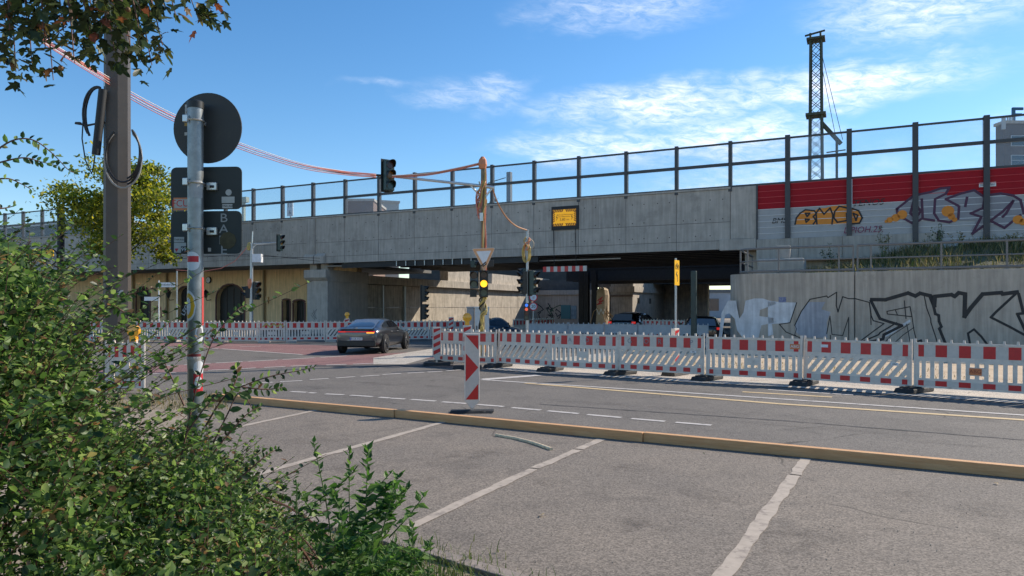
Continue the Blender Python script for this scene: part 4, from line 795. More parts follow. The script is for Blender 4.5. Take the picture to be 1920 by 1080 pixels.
wrap('cable', mst, .02, zz(550), zz(310), 5, [cable_orange, cable_red, cable_yellow], .02, .075, .3); wrap('cable', mst, .0, zz(400), zz(340), 6, [cable_yellow, cable_orange], .018, .11, .6)
for k in range(4):
    c = ml(898+k*.8, 375+6*k, -.05); MB().tube([c+Vector((.09*math.sin(t_), .03*k, .3*math.cos(t_))) for t_ in np.linspace(0, 2*PI, 17)], .02, 5).build('cable_loop', cable_red, mst, True)
MB().lathe([(.1, -.18), (.14, -.05), (.12, .1), (.05, .2)], ml(905, 306), 8).build('tape_knot', cable_orange, mst); MB().box(-.05, .05, -.14, -.05, 0, .25).build('junction_box', alu, mst).location = ml(903, 415)
# second mast with signs
Y2 = 26.; p2 = W(988, 650, Y2); m2_ = thing('slim_signal_mast', 'thin galvanised signal mast with coiled yellow cable at its top', 'traffic light', (p2.x, p2.y, 0), 0)
def l2(px, py, dy=0.): q = W(px, py, Y2); return Vector((q.x-p2.x, dy, q.z))
MB().tube([(0, 0, 0), l2(989, 430)], .06, 10, .045).build('pole', galv, m2_, True); wrap('cable', m2_, 0, l2(0, 470).z, l2(0, 445).z, 4, [cable_yellow, cable_orange], .022, .1, .5)
for k in range(5): MB().tube([l2(985, 475, -.06)+Vector((.12*math.sin(t_)+.02*k, .02*k, .33*math.cos(t_))) for t_ in np.linspace(0, 2*PI, 15)], .018, 5).build('cable_loop', cable_yellow, m2_, True)
MB().tube([l2(991, 458, 0)+Vector((.2*math.sin(t_), .0, .2*math.cos(t_))) for t_ in np.linspace(0, 2*PI, 15)], .013, 5).build('cable_loop', M('wire_pale', (.5, .42, .3), .6), m2_, True)
head(m2_, l2(980, 551, 0), R(-70), 3, .92, case=black_plastic); head(m2_, l2(1001, 553, 0), R(65), 3, .98, back=True); head(m2_, l2(981, 516, .1), R(-75), 1, .85, case=green_plastic)
MB().tube([l2(976, 548, 0), l2(989, 546, 0)], .03, 6).build('bracket', alu, m2_); MB().tube([l2(978, 543, 0), l2(990, 534, 0)], .025, 6).build('bracket', alu, m2_)
tb2 = MB().box(-.09, .09, -.05, .05, 0, .62).build('tram_signal', black_plastic, m2_); tb2.location = l2(987, 600, -.1)
for k, m_ in enumerate((off_g, off_r, M('lens_red_bright', (.75, .12, .06), .3, emit=.4), M('lens_blue_bright', (.05, .2, .8), .3, emit=.5))): MB().lathe([(.06, -.06), (.06, -.05)], (0, 0, .09+.15*k), 12, 'y').build('lens', m_, tb2)
ps_ = W(1000, 604, 36); sp = thing('speed_limit_sign', 'round red rimmed 20 sign below a second round sign on a thin pole', 'sign', (ps_.x, ps_.y, 0), 0)
MB().tube([(0, .04, 0), (0, .04, 2.4)], .03, 8).build('pole', galv, sp)
for z, tx in ((1.74, '20'), (2.21, '')):
    d_ = MB().lathe([(.22, 0), (.22, .012)], (0, 0, z), 24, 'y').build('disc', red_ink, sp); MB().lathe([(.165, -.003), (.165, 0)], (0, 0, z), 24, 'y').build('white_face', white_ink, d_)
    if tx: text(tx, .23, black_ink, d_, (0, -.005, z), name='numeral')
    else: MB().box(-.03, -.015, -.006, -.003, z-.07, z+.03).build('symbol', black_ink, d_); MB().box(.02, .04, -.006, -.003, z-.07, z+.05).build('symbol', red_ink, d_)
# dark signals in the shade, left mast
p3 = W(790, 600, 38); m3 = thing('shaded_signal_mast', 'unlit pair of stacked signal heads in the shade beside the sunlit wall', 'traffic light', (p3.x, p3.y, 0), 0)
MB().tube([(0, 0, 0), (0, 0, 2.9)], .06, 8).build('pole', steel_dark, m3); head(m3, (.2, 0, 2.0), R(75), 3, .95, case=black_plastic); head(m3, (.2, 0, 1.05), R(75), 3, .92, case=black_plastic)
Y4 = 36.; p4 = W(471, 606, Y4); m4 = thing('station_signal_mast', 'signal mast with a short arm before the yellow station wall', 'traffic light', (p4.x, p4.y, 0), 0)
def l4(px, py, dy=0.): q = W(px, py, Y4); return Vector((q.x-p4.x, dy, q.z))
MB().tube([(0, 0, 0), l4(472, 456)], .1, 10, .07).build('pole', galv, m4, True); MB().tube([l4(473, 455), l4(474, 434)], .03, 6).build('rod', alu, m4); MB().tube([l4(467, 458), l4(523, 455)], .05, 8).build('arm', galv, m4, True); MB().tube([l4(473, 466), l4(482, 457)], .03, 6).build('arm_strut', galv, m4)
head(m4, l4(526.5, 470), R(75), 3, .9, back=True); head(m4, l4(482, 562), R(60), 3, 1.02, case=black_plastic); head(m4, l4(462, 559), R(-60), 2, 1.0, case=black_plastic)
MB().lathe([(.1, -.3), (.14, -.1), (.12, .2)], l4(469, 530), 8).build('cable_wrap', cable_orange, m4); MB().box(-.2, .25, -.15, .15, 0, .42).build('white_box', white_ink, m4).location = l4(482, 492); MB().lathe([(.1, -.2), (.13, 0), (.06, .2)], l4(467, 462), 8).build('cable_wrap', cable_yellow, m4)
MB().tube([l4(467, 460), l4(440, 490), l4(415, 503), l4(380, 509), l4(330, 506)], .02, 5).build('slack_cable', cable_red, m4)
for y0_, y1_ in ((480, 482), (486, 478)): MB().tube([l4(320, y0_), l4(472, y1_-2), l4(600, y0_+4)], .012, 4).build('span_wire', cable_black, m4)
# control cabinets
for x0, x1, lb in ((875, 889, 'dull grey control cabinet with a side vent beside the mast'), (890, 917, 'pale grey control cabinet directly behind the cable wrapped mast')):
    a, b = W(x0, 600, 25), W(x1, 600, 25); t = thing('control_cabinet', lb, 'cabinet', (a.x, 25, 0), 0, 'control cabinets'); wd = b.x-a.x; cm_ = M('cabinet_pale', (.5, .54, .55), .5, var=.1) if x0 > 880 else M('cabinet_dull', (.26, .28, .3), .5, var=.1)
    MB().box(0, wd-.01, 0, .45, .12, 1.66).build('case', cm_, t, bevel=.01); MB().box(-.01, wd, -.02, .47, 1.66, 1.72).build('lid', cm_, t, bevel=.01); MB().box(.02, wd-.03, .03, .42, 0, .12).build('plinth', concrete, t); MB().box(.03, wd-.04, -.012, 0, .2, 1.5).build('door', cm_, t); MB().box(.06, .09, -.04, -.012, .9, 1.05).build('handle', black_plastic, t)
# detour sign
p5 = W(1267, 690, 17.6); ds = thing('detour_sign', 'narrow yellow cycle detour sign on a galvanised pole', 'sign', (p5.x, p5.y, 0), 0)
MB().tube([(0, 0, 0), (0, 0, W(0, 484, 17.6).z)], .028, 8).build('pole', galv, ds, True); zt, zb_ = W(0, 488, 17.6).z, W(0, 535, 17.6).z
pl2 = MB().box(-.17, .17, -.045, -.035, zb_, zt).build('plate', orange_sign, ds); pl2.rotation_euler = (0, 0, R(58)); pl2.location = (-.01, 0, 0)
for cx in (-.075, .075): MB().tube([(cx+.055*math.cos(t_), -.047, zt-.17+.055*math.sin(t_)) for t_ in np.linspace(0, 2*PI, 13)], .006, 4).build('wheel_symbol', black_ink, pl2)
ribbon([(-.075, zt-.17), (-.02, zt-.09), (.05, zt-.09), (.075, zt-.17), (.0, zt-.17), (-.03, zt-.07)], .014, black_ink, 'cycle_symbol', pl2, y=-.047); ribbon([(.02, zb_+.1), (.02, zb_+.24), (-.05, zb_+.28)], .03, black_ink, 'arrow_symbol', pl2, y=-.047); ribbon([(-.01, zb_+.33), (-.06, zb_+.28), (-.01, zb_+.23)], .03, black_ink, 'arrow_symbol', pl2, y=-.047)
p6 = W(1301, 610, 27); gp_ = thing('steel_post', 'thick dark green steel post standing free under the bridge edge', 'post', (p6.x, p6.y, 0), BA); MB().box(-.1, .1, -.1, .1, 0, 3.08).build('shaft', M('post_green', (.014, .035, .034), .5, var=.3), gp_, bevel=.02); MB().box(-.14, .14, -.14, .14, 0, .05).build('base_plate', steel_dark, gp_)

# ------------------------------------------------------------------ cars
def loft(rings, close=True):
    n = len(rings[0]); v = [p for r_ in rings for p in r_]; f = []
    for i in range(len(rings)-1):
        for k in range(n-1): f.append((i*n+k, (i+1)*n+k, (i+1)*n+k+1, i*n+k+1))
    if close: f += [tuple(range(n)), tuple(range((len(rings)-1)*n+n-1, (len(rings)-1)*n-1, -1))]
    return MB().add(v, f)
def subd(o, n=2):
    m_ = o.modifiers.new('sub', 'SUBSURF'); m_.levels = m_.render_levels = n; o.data.polygons.foreach_set('use_smooth', [True]*len(o.data.polygons)); return o
tyre_m = M('tyre', (.02, .02, .02), .8); rim_m = M('rim', (.2, .2, .21), .3, .9); tail_red = M('tail_red', (.7, .02, .015), .25, emit=.35); tail_amb = M('indicator', (1, .42, .03), .3, emit=1.3)
def car(loc, rz, label, paint, estate=False, lights=True, sc=(1, 1, 1), plate_txt=None):
    t = thing('car', label, 'car', loc, rz); t.scale = sc
    st_ = [(0, .72, .36, .84), (.06, .82, .28, .93), (.3, .895, .24, .965), (.75, .925, .2, .96), (1.3, .92, .18, .94), (2.1, .9, .17, .91), (2.9, .895, .17, .89), (3.5, .9, .18, .84), (4.0, .89, .2, .77), (4.35, .83, .24, .68), (4.52, .68, .3, .58)]
    rings = []
    for x, w_, zl, zs in st_:
        half = [(w_*.8, zl), (w_*.97, zl+.1), (w_, (zl+zs)*.5), (w_*.985, zs-.14), (w_*.86, zs-.02), (w_*.45, zs+.015)]
        rings.append([(x, y, z) for y, z in half]+[(x, -y, z) for y, z in half[::-1]]); 
    rings = [r_+[r_[0]] for r_ in rings]
    v = loft(rings); subd(v.build('body', paint, t), 2)
    gh = [(.28, .9, .93, .62), (.75, .86, 1.08, .62), (1.3, .82, 1.22, .6), (1.9, .82, 1.285, .6), (2.4, .82, 1.27, .6), (2.85, .82, 1.12, .66), (3.3, .84, .86, .72)] if not estate else [(.1, .86, .95, .66), (.3, .85, 1.3, .62), (1.0, .84, 1.42, .62), (1.9, .83, 1.44, .62), (2.5, .83, 1.38, .62), (2.9, .82, 1.2, .66), (3.4, .84, .88, .72)]
    def gr(off): return [[(x, hb, .84), (x, hr+(hb-hr)*.3, .84+(zr-.84)*.6), (x, hr, zr-.03), (x, hr*.6, zr+off), (x, 0, zr+.012+off), (x, -hr*.6, zr+off), (x, -hr, zr-.03), (x, -hr-(hb-hr)*.3, .84+(zr-.84)*.6), (x, -hb, .84)] for x, hb, zr, hr in gh]
    subd(loft(gr(0)).build('roof', paint, t), 1)
    g = gh[1:3] if not estate else gh[0:2]
    (xa, ba, za, ra_), (xb, bb, zb, rb) = g
    rw_ = MB().add([(xa-.28 if not estate else xa-.02, ra_*.9, za-.115 if not estate else za+.02), (xa-.28 if not estate else xa-.02, -ra_*.9, za-.115 if not estate else za+.02), (xb, -rb*.86, zb+.012), (xb, 0, zb+.03), (xb, rb*.86, zb+.012), (xa-.28 if not estate else xa-.02, 0, za-.1 if not estate else za+.02)], [(0, 5, 3, 4), (5, 1, 2, 3)]); rw_.build('rear_window', M('rear_glass', (.12, .14, .17), .08, spec=.8), t)
    for sg_ in (1, -1):
        def sp_(x, z):                                        # a point on the cabin side, a little proud
            for (x0, b0_, z0, r0), (x1, b1_, z1, r1) in zip(gh, gh[1:]):
                if x0 <= x <= x1:
                    u = (x-x0)/(x1-x0); b_ = b0_+(b1_-b0_)*u; r_ = r0+(r1-r0)*u; zz_ = z0+(z1-z0)*u; h = (z-.84)/(zz_-.84-.03); return (x, sg_*(b_+(r_-b_)*h+.012), z)
        for pts in ([(.95, .96), (1.02, 1.04), (1.5, 1.17), (1.62, 1.18), (1.62, .94)], [(1.68, .94), (1.68, 1.18), (2.2, 1.2), (2.5, 1.15), (2.9, .94)]):
            MB().add([sp_(x, z+(.1 if estate and z > 1 else 0)) for x, z in pts], [tuple(range(len(pts)))]).build('side_window', car_glass, t)
        MB().add([(2.8, sg_*.93, .95), (2.8, sg_*1.06, .95), (2.8, sg_*1.06, 1.06), (2.8, sg_*.93, 1.06), (2.95, sg_*.95, .96), (2.95, sg_*1.04, .96), (2.95, sg_*1.04, 1.04), (2.95, sg_*.95, 1.04)], [(0, 1, 2, 3), (4, 7, 6, 5), (0, 4, 5, 1), (1, 5, 6, 2), (2, 6, 7, 3), (3, 7, 4, 0)]).build('mirror', paint, t)
        for z in (.78,): MB().box(1.45, 1.62, sg_*.925-.008, sg_*.925+.008, z, z+.022).build('door_handle', alu, t); MB().box(2.3, 2.47, sg_*.905-.008, sg_*.905+.008, z, z+.022).build('door_handle', alu, t)
        for x in (.78, 3.6):
            MB().lathe([(.385, -.005), (.37, .012)], (x, sg_*.915, .35), 24, 'y').build('wheel_arch', black_ink, t)
            wh = MB().lathe([(.22, -.1), (.33, -.1), (.345, -.06), (.345, .08), (.33, .1), (.235, .1)], (x, sg_*.86, .345), 26, 'y').build('wheel', tyre_m, t, True)
            MB().lathe([(.235, sg_*.06), (.235, sg_*.095)], (x, sg_*.86, .345), 24, 'y').build('rim_well', black_ink, wh)
            for k in range(5):
                a = 2*PI*k/5+.3; MB().bar((x, sg_*.97, .345), (x+.225*math.cos(a), sg_*.96, .345+.225*math.sin(a)), .05, .012).build('spoke', rim_m, wh)
            MB().tube([(x+.232*math.cos(a), sg_*.962, .345+.232*math.sin(a)) for a in np.linspace(0, 2*PI, 25)], .012, 5).build('rim', rim_m, wh)
    if lights:
        MB().box(-.012, .06, -.7, .7, .79, .835).build('light_bar', black_ink, t); MB().box(-.022, .03, -.66, .66, .8, .825).build('tail_light', tail_red, t)
        for sg_ in (1, -1): MB().box(-.026, .05, min(sg_*.42, sg_*.72), max(sg_*.42, sg_*.72), .79, .835).build('tail_light', tail_red, t)
        MB().box(-.032, .04, -.7, -.42, .765, .79).build('indicator', tail_amb, t)
        MB().prism([(-.02, .66, .9), (-.03, -.66, .9), (.22, -.66, .95), (.22, .66, .95)], (0, 0, .025)).build('spoiler', paint, t)
        MB().box(-.006, .1, -.76, .76, .28, .5).build('bumper', black_plastic, t, bevel=.03); pl3 = MB().box(-.02, -.006, -.25, .25, .51, .61).build('number_plate', white_ink, t); MB().box(-.0235, -.02, .21, .25, .515, .605).build('plate_band', M('eu_blue', (.02, .06, .4), .4), pl3)
        if plate_txt: text(plate_txt, .1, black_ink, pl3, (-.022, -.02, .558), (PI/2, 0, -PI/2), thick=.001)
    else: 
        for sg_ in (1, -1): MB().box(-.015, .1, sg_*.72-.1, sg_*.72+.1, .78, .9).build('tail_light', tail_red, t)
    return t
paint_g = M('car_grey', (.085, .09, .105), .28, .8, coat=.8); paint_b = M('car_black', (.008, .008, .009), .25, .2, coat=1.)
p = G(668, 664.5); car((p.x, p.y, 0), R(83), 'dark grey fastback car turning into the underpass with its indicator lit', paint_g, plate_txt='B·UB 4421', sc=(1, .93, 1))
p = W(1185, 604, 40); car((p.x-.6, p.y, 0), R(58), 'black estate car under the bridge behind the grey fence backs', paint_b, True, False)
p = W(893, 604, 32); car((p.x, p.y+.4, 0), R(8), 'low black car half hidden behind the control cabinet', paint_b, False, False, (.46, 1, .97))
p = W(1325, 604, 31.5); car((p.x-.2, p.y, 0), R(75), 'black car at the edge of the curved retaining wall', paint_b, True, False, (1, 1, .9))

# ------------------------------------------------------------------ sign pole in the foreground, seen from behind
YP = 4.4; pp = W(366.5, 577, YP); sgn = thing('sign_pole', 'galvanised sign pole with the dark backs of one round and two square signs', 'sign', (pp.x, pp.y, 0), R(-4))
def lp(px, py, dy=0.): q = W(px, py, YP); return Vector((q.x-pp.x, dy, q.z))
zt = lp(0, 192).z
MB().tube([(0, 0, 0), (0, 0, zt-.03)], .0465, 24).build('pole', M('pole_zinc', (.25, .265, .265), .4, .6, var=.25, vs=14, spots=((.32, .33, .33), 7, .55, .7)), sgn, True); MB().lathe([(.05, zt-.04), (.05, zt), (.042, zt+.008)], n=20).build('cap', black_plastic, sgn, True)
sback = M('sign_back', (.035, .036, .034), .55, .1, var=.1, vs=5, spots=((.07, .068, .05), 5, .6, .8))
MB().lathe([(.222, .075), (.222, .083), (.21, .09)], lp(378, 234.5), 48, 'y').build('round_sign', sback, sgn, True); 
def rrect(x0, x1, z0, z1, r, y0, y1):
    pts = []
    for cx, cz, a0_ in ((x1-r, z1-r, 0), (x0+r, z1-r, 90), (x0+r, z0+r, 180), (x1-r, z0+r, 270)):
        for k in range(5): a = R(a0_+22.5*k); pts.append((cx+r*math.cos(a), y0, cz+r*math.sin(a)))
    return MB().prism(pts, (0, y1-y0, 0))
bx = []
for y0_, y1_ in ((309, 390), (393, 474.5)):
    a, b = lp(306.5, y1_), lp(446, y0_); o = rrect(a.x, b.x, a.z, b.z, .035, .07, .076).build('square_sign', M('sign_back_green', (.022, .028, .027), .55, .1, var=.1, vs=5, spots=((.05, .05, .04), 4, .6, .8)), sgn); bx.append((a, b))
for py in (227, 344, 429):
    q = lp(366, py); MB().tube([(.05*math.cos(t_), .05*math.sin(t_), q.z) for t_ in np.linspace(0, 2*PI, 21)], .006, 5).build('clamp_band', alu, sgn, True); MB().box(-.05, -.02, -.065, -.045, q.z-.02, q.z+.025).build('clamp_bolt', alu, sgn, bevel=.004)
    if py > 300: MB().box(.045, .11, .045, .068, q.z-.035, q.z+.015).build('clamp_plate', alu, sgn, bevel=.004); MB().box(.07, .095, .04, .046, q.z-.02, q.z-.005).build('clamp_slot', black_ink, sgn)
    MB().box(-.03, .03, .04, .075, q.z-.012, q.z+.012).build('sign_rail', alu, sgn)
def stick(x0, y0_, x1, y1_, m_, yy=.0695, txt=None, tm=None, ts=.02, rot=0):
    a, b = lp(x0, y1_), lp(x1, y0_); MB().box(a.x, b.x, yy-.001, yy, a.z, b.z).build('sticker', m_, sgn)
    if txt: text(txt, ts, tm, sgn, ((a.x+b.x)/2, yy-.0015, (a.z+b.z)/2), name='sticker_text', thick=.0003)
pale = M('sticker_pale', (.42, .42, .4), .5, var=.1, vs=30); stick(334, 189, 350, 219, pale, .0745, 'CE', black_ink, .03); stick(333, 224, 350, 230, M('sticker_ochre', (.4, .22, .03), .5), .0745); stick(333, 242, 348, 248, pale, .0745)
stick(312, 367, 349, 391, M('sticker_orange', (.6, .2, .08), .5)); stick(314, 370, 348, 387, pale, .0685, 'FCUB', red_ink, .06); stick(407, 366, 432, 378, pale); stick(408, 380, 428, 388, pale, txt='TNA Abl', tm=black_ink, ts=.018); q = lp(420.5, 358); MB().lathe([(.02, .0685), (.02, .0695)], (q.x, 0, q.z), 16, 'y').build('sticker', pale, sgn)
stick(313, 442, 333, 452, pale, txt='TNA Köp', tm=black_ink, ts=.016); stick(313, 453, 337, 472, pale); stick(327, 460, 338, 472, black_ink, .0683, '99', white_ink, .034); stick(380, 463, 386, 470, pale)
q = lp(318, 467); MB().prism([(q.x-.012, .0675, q.z+.01), (q.x, .0675, q.z-.012), (q.x+.014, .0675, q.z+.01)], (0, -.0006, 0)).build('sticker', red_ink, sgn)
tagm = M('tag_grey', (.3, .31, .31), .6)
for ch, y_ in (('B', 407), ('A', 428), ('I', 449), ('E', 468)): text(ch, .078, tagm, sgn, (lp(411 if ch != 'I' else 404, y_).x, .0688, lp(0, y_).z), name='scribble', thick=.0003, sx=1.2)
q = lp(419, 449); MB().lathe([(.055, .0672), (.055, .0682)], (q.x, 0, q.z), 9, 'y').build('stain', M('stain_olive', (.07, .06, .03), .8, var=.3, vs=20), sgn)
def wrapd(y0_, y1_, a0_, a1_, m_, name='sticker', rr=.0475, shape=None):            # sticker bent round the pole
    z0, z1 = lp(0, y1_).z, lp(0, y0_).z; v = []; f = []; n = 10
    for k in range(n+1):
        a = R(a0_+(a1_-a0_)*k/n); u = 2*k/n-1; h = 1 if not shape else math.sqrt(max(0, 1-u*u)); zm = (z0+z1)/2; hh = (z1-z0)/2*h
        v += [(rr*math.cos(a), rr*math.sin(a), zm-hh), (rr*math.cos(a), rr*math.sin(a), zm+hh)]
    for k in range(n): f.append((2*k, 2*k+2, 2*k+3, 2*k+1))
    MB().add(v, f).build(name, m_, sgn)
wp = M('sticker_white', (.68, .68, .68), .45); wrapd(473, 508, -150, -25, wp, shape=1); wrapd(481, 492, -135, -40, red_ink, rr=.0482); wrapd(340, 372, -120, -5, M('duct_tape', (.33, .34, .34), .6, var=.15, vs=30))
wrapd(545, 602, -178, -58, wp, shape=1); wrapd(550, 597, -175, -66, M('sticker_yellow', (.75, .42, .02), .45), rr=.0482, shape=1); wrapd(558, 590, -150, -95, white_ink, rr=.0487, shape=1); wrapd(607, 642, -65, 5, wp, shape=1); wrapd(614, 634, -55, -10, M('sticker_grey', (.2, .2, .2), .6), rr=.0482, shape=1); wrapd(663, 668, -160, -20, M('sticker_dkred', (.22, .03, .03), .5)); wrapd(668, 690, -160, -20, M('sticker_beige', (.42, .38, .33), .6, var=.2, vs=40)); wrapd(676, 702, -80, 10, wp, shape=1); wrapd(700, 735, -75, 0, red_ink); wrapd(705, 728, -70, -10, wp, rr=.0482, shape=1); wrapd(520, 610, -12, 25, M('sticker_red2', (.5, .06, .05), .5))
text('ÜBEREIN', .022, wp, sgn, (-.003, -.0485, lp(0, 671).z), name='sticker_text', thick=.0004); text('LFCOW', .04, white_ink, sgn, (-.022, -.047, lp(0, 572).z), (PI/2, R(-60), 0), name='sticker_text', thick=.0004)

# ------------------------------------------------------------------ tall brown mast, cable sleeve and span cables
YB = 14.8; pb = W(222, 577, YB); tm_ = thing('tall_mast', 'tall brown steel mast with folded edges behind the shrub', 'mast', (pb.x, pb.y, 0), R(14))
br = M('mast_brown', (.085, .07, .058), .5, .15, var=.1, vs=3)
def ring(r_, z): return [(r_*1.05*x, r_*y, z) for x, y in ((-.72, -1), (.2, -1.0), (.9, -.62), (1, .0), (.8, .8), (-.72, 1), (-1, .6), (-1, -.7))]
v = ring(.235, 0)+ring(.212, 11.5); MB().add(v, [tuple(range(7, -1, -1)), tuple(range(8, 16))]+[(k, (k+1) % 8, (k+1) % 8+8, k+8) for k in range(8)]).build('shaft', br, tm_)
q = W(234, 549, YB)-pb; MB().box(.05, .15, -.248, -.234, q.z-.05+CH, q.z+.05+CH).build('sticker', pale, tm_)
def lb_(px, py, dy=0.): return W(px, py, YB+dy)
slv = thing('cable_sleeve', 'black tubular cable sleeve hanging beside the brown mast', 'cable sleeve', lb_(180, 290), 0); o_ = slv.location.copy()
def rel(px, py, dy=0.): return W(px, py, YB+dy)-o_
MB().tube([rel(180, 290, -.35), rel(193, 168, -.35)], .08, 12).build('sleeve', M('sleeve_black', (.012, .012, .012), .6), slv, True)
for (y_, rx, ry, x_) in ((213, 26, 50, 182), (216, 24, 52, 184)): MB().tube([rel(x_-rx*math.sin(t_), y_-ry*math.cos(t_), -.3) for t_ in np.linspace(-.2, 2.4, 14)], .026, 6).build('coil', cable_black, slv, True)
MB().tube([rel(141, 231, -.3), rel(165, 235, -.3), rel(200, 228, -.2), rel(205, 150, -.2)], .022, 6).build('coil', cable_black, slv, True); MB().box(-.05, .05, -.03, .03, -.02, .02).build('cable_end', cable_black, slv).location = rel(147, 231, -.3); MB().tube([rel(178, 291, -.35), rel(176, 308, -.35), rel(172, 326, -.35), rel(160, 300, -.35), rel(154, 260, -.35), rel(156, 225, -.3)], .014, 5).build('tail', cable_black, slv, True)
MB().box(-.03, .03, -.03, .03, -.05, .07).build('hook', alu, slv).location = rel(199, 158, -.2)
coil = thing('cable_coil', 'large loose loop of black cable hung round the brown mast', 'cable', lb_(230, 285), 0); o_ = coil.location.copy()
for k in range(4): MB().tube([rel(231+(31+k*1.3)*math.sin(t_), 286-(50+1.5*k)*math.cos(t_)+4*k, -.32+.012*k) for t_ in np.linspace(.55, 2*PI-.55 if k % 2 else 2.9, 22)], .02, 5).build('turn', cable_black if k < 3 else M('wire_grey', (.3, .29, .27), .6), coil, True)
sc_ = thing('span_cables', 'bundle of red and white cables sagging from the brown mast to the traffic light mast', 'cable', lb_(200, 150), 0); o_ = sc_.location.copy()
pts0 = [W(60, 62, 11), W(150, 118, 13.4), W(203, 150, 14.5), W(245, 178, 15.2), W(330, 222, 16.4), W(445, 271, 17.8), W(560, 309, 19.4), W(640, 323, 20.6), W(705, 329.5, 21.4)]; pts1 = [W(735, 331, 21.8), W(800, 327, 21.9), W(860, 316, 22), W(903, 306, 22)]
def smooth(P, n=6):
    out = []
    for i in range(len(P)-1):
        a, b, c, d = P[max(i-1, 0)], P[i], P[i+1], P[min(i+2, len(P)-1)]
        for k in range(n): t_ = k/n; out.append(.5*((2*b)+(c-a)*t_+(2*a-5*b+4*c-d)*t_*t_+(3*b-a-3*c+d)*t_**3))
    return out+[P[-1]]
for k in range(7):
    dz = (k-3)*.017; sag = (k % 3-1)*.04
    P = [q+Vector((0, .03*(k % 2), dz+sag*math.sin(PI*i/8)))-o_ for i, q in enumerate(pts0)]; MB().tube(smooth(P), .009, 5, .011).build('cable', (cable_red, cable_white, cable_red, M('cable_brown', (.3, .07, .05), .6))[k % 4], sc_, True)
for k in range(4):
    P = [q+Vector((0, 0, (k-1.5)*.022))-o_ for q in pts1]; MB().tube(smooth(P), .011, 5).build('cable', (cable_red, cable_orange, cable_red, cable_white)[k], sc_, True)
MB().tube(smooth([q-o_ for q in (W(924, 355, 22), W(934, 382, 22.6), W(950, 408, 23.6), W(968, 424, 24.8), W(988, 431.5, 26))]), .025, 6).build('cable', M('cable_tan', (.45, .22, .1), .6), sc_, True)

# ------------------------------------------------------------------ behind the bridge
def lattice(loc, label):
    t = thing('lattice_mast', label, 'mast', loc, BA); gm = M('mast_green', (.05, .062, .04), .6, .2, var=.3, vs=6); z0, z1 = 5.2, W(0, 76, 42).z
    ww = lambda z: .38-.1*(z-z0)/(z1-z0)
    for sx in (-1, 1):
        for sy in (-1, 1): MB().bar((sx*ww(z0), sy*ww(z0), z0), (sx*ww(z1), sy*ww(z1), z1), .11, .11).build('leg', gm, t)
    n = 21
    for k in range(n):
        za, zb = z0+(z1-z0)*k/n, z0+(z1-z0)*(k+1)/n; a, b = ww(za), ww(zb); lc = MB()
        for y in (-1, 1): lc.bar((-a, y*a, za), (b, y*b, zb), .05, .03); lc.bar((a, y*a, za), (-b, y*b, zb), .05, .03); lc.bar((y*a, -a, za), (y*b, b, zb), .03, .05)
        lc.build('lacing', gm, t)
    MB().box(-.5, .5, -.45, .45, z1-.02, z1+.1).build('head_plate', gm, t); MB().bar((-.6, -.2, z1+.3), (.5, -.2, z1+.45), .09, .09).build('head_beam', gm, t); MB().box(-.35, -.25, -.3, .3, z1, z1+.4).build('head_bracket', gm, t); MB().box(.2, .3, -.3, .3, z1, z1+.4).build('head_bracket', gm, t)
    zc = W(0, 217, 42).z; MB().box(-.55, .55, -.5, .5, zc-.05, zc+.1).build('collar', gm, t)
    aa = W(1540, 230, 42); ab = W(1577, 270, 42); loc = Vector(loc); iv = Matrix.Rotation(-BA, 3, 'Z'); la = iv @ (aa-loc); lb2 = iv @ (ab-loc)
    MB().bar(la, lb2, .16, .2).build('bracket_arm', gm, t)
    for y_ in (90, 110): MB().tube([iv @ (W(1538, y_, 42)-loc), iv @ (W(1568 if y_ > 100 else 1580, 262, 42)-loc)], .02, 4).build('stay_wire', steel_dark, t)
    MB().tube([iv @ (W(1569, 262, 42)-loc), iv @ (W(1569, 335, 42)-loc)], .08, 6).build('drop_tube', gm, t); MB().bar(iv @ (W(1550, 286, 42)-loc), iv @ (W(1585, 281, 42)-loc), .07, .07).build('cantilever', gm, t)
p = W(1530, 330, 42); lattice((p.x, p.y, 0), 'tall green lattice catenary mast behind the red screen')
p = W(955, 370, 52); t = thing('square_mast', 'plain square grey catenary post behind the glass screen', 'mast', (p.x, p.y, 0), BA); MB().box(-.16, .16, -.16, .16, 4.8, W(0, 323, 52).z).build('shaft', M('grey_mast', (.16, .17, .18), .6), t); MB().bar((-.2, -.2, 11.2), (-1.6, -.3, 10.9), .05).build('insulator_arm', steel_dark, t)
p = W(457, 430, 66); t = thing('signal_post', 'pale post with small fittings behind the glass at the station end', 'mast', (p.x, p.y, 0), BA); MB().box(-.12, .12, -.12, .12, 5, W(0, 372, 66).z).build('shaft', M('pale_green', (.35, .38, .3), .6), t); MB().box(-.5, .5, -.2, .2, W(0, 380, 66).z, W(0, 370, 66).z).build('fitting', MATS['pale_green'], t)
p = W(544, 392, 50); t = thing('kilometre_board', 'white railway board with the numbers 11 and 6 behind the glass', 'sign', (p.x, p.y, 0), BA); zc = p.z; MB().box(-.27, .27, -.03, .03, zc-.5, zc+.5).build('board', white_ink, t); MB().box(-.05, .05, .03, .1, 5.5, zc+.3).build('post', galv, t); text('11', .42, black_ink, t, (.0, -.034, zc+.24)); text('6', .42, black_ink, t, (0, -.034, zc-.24))
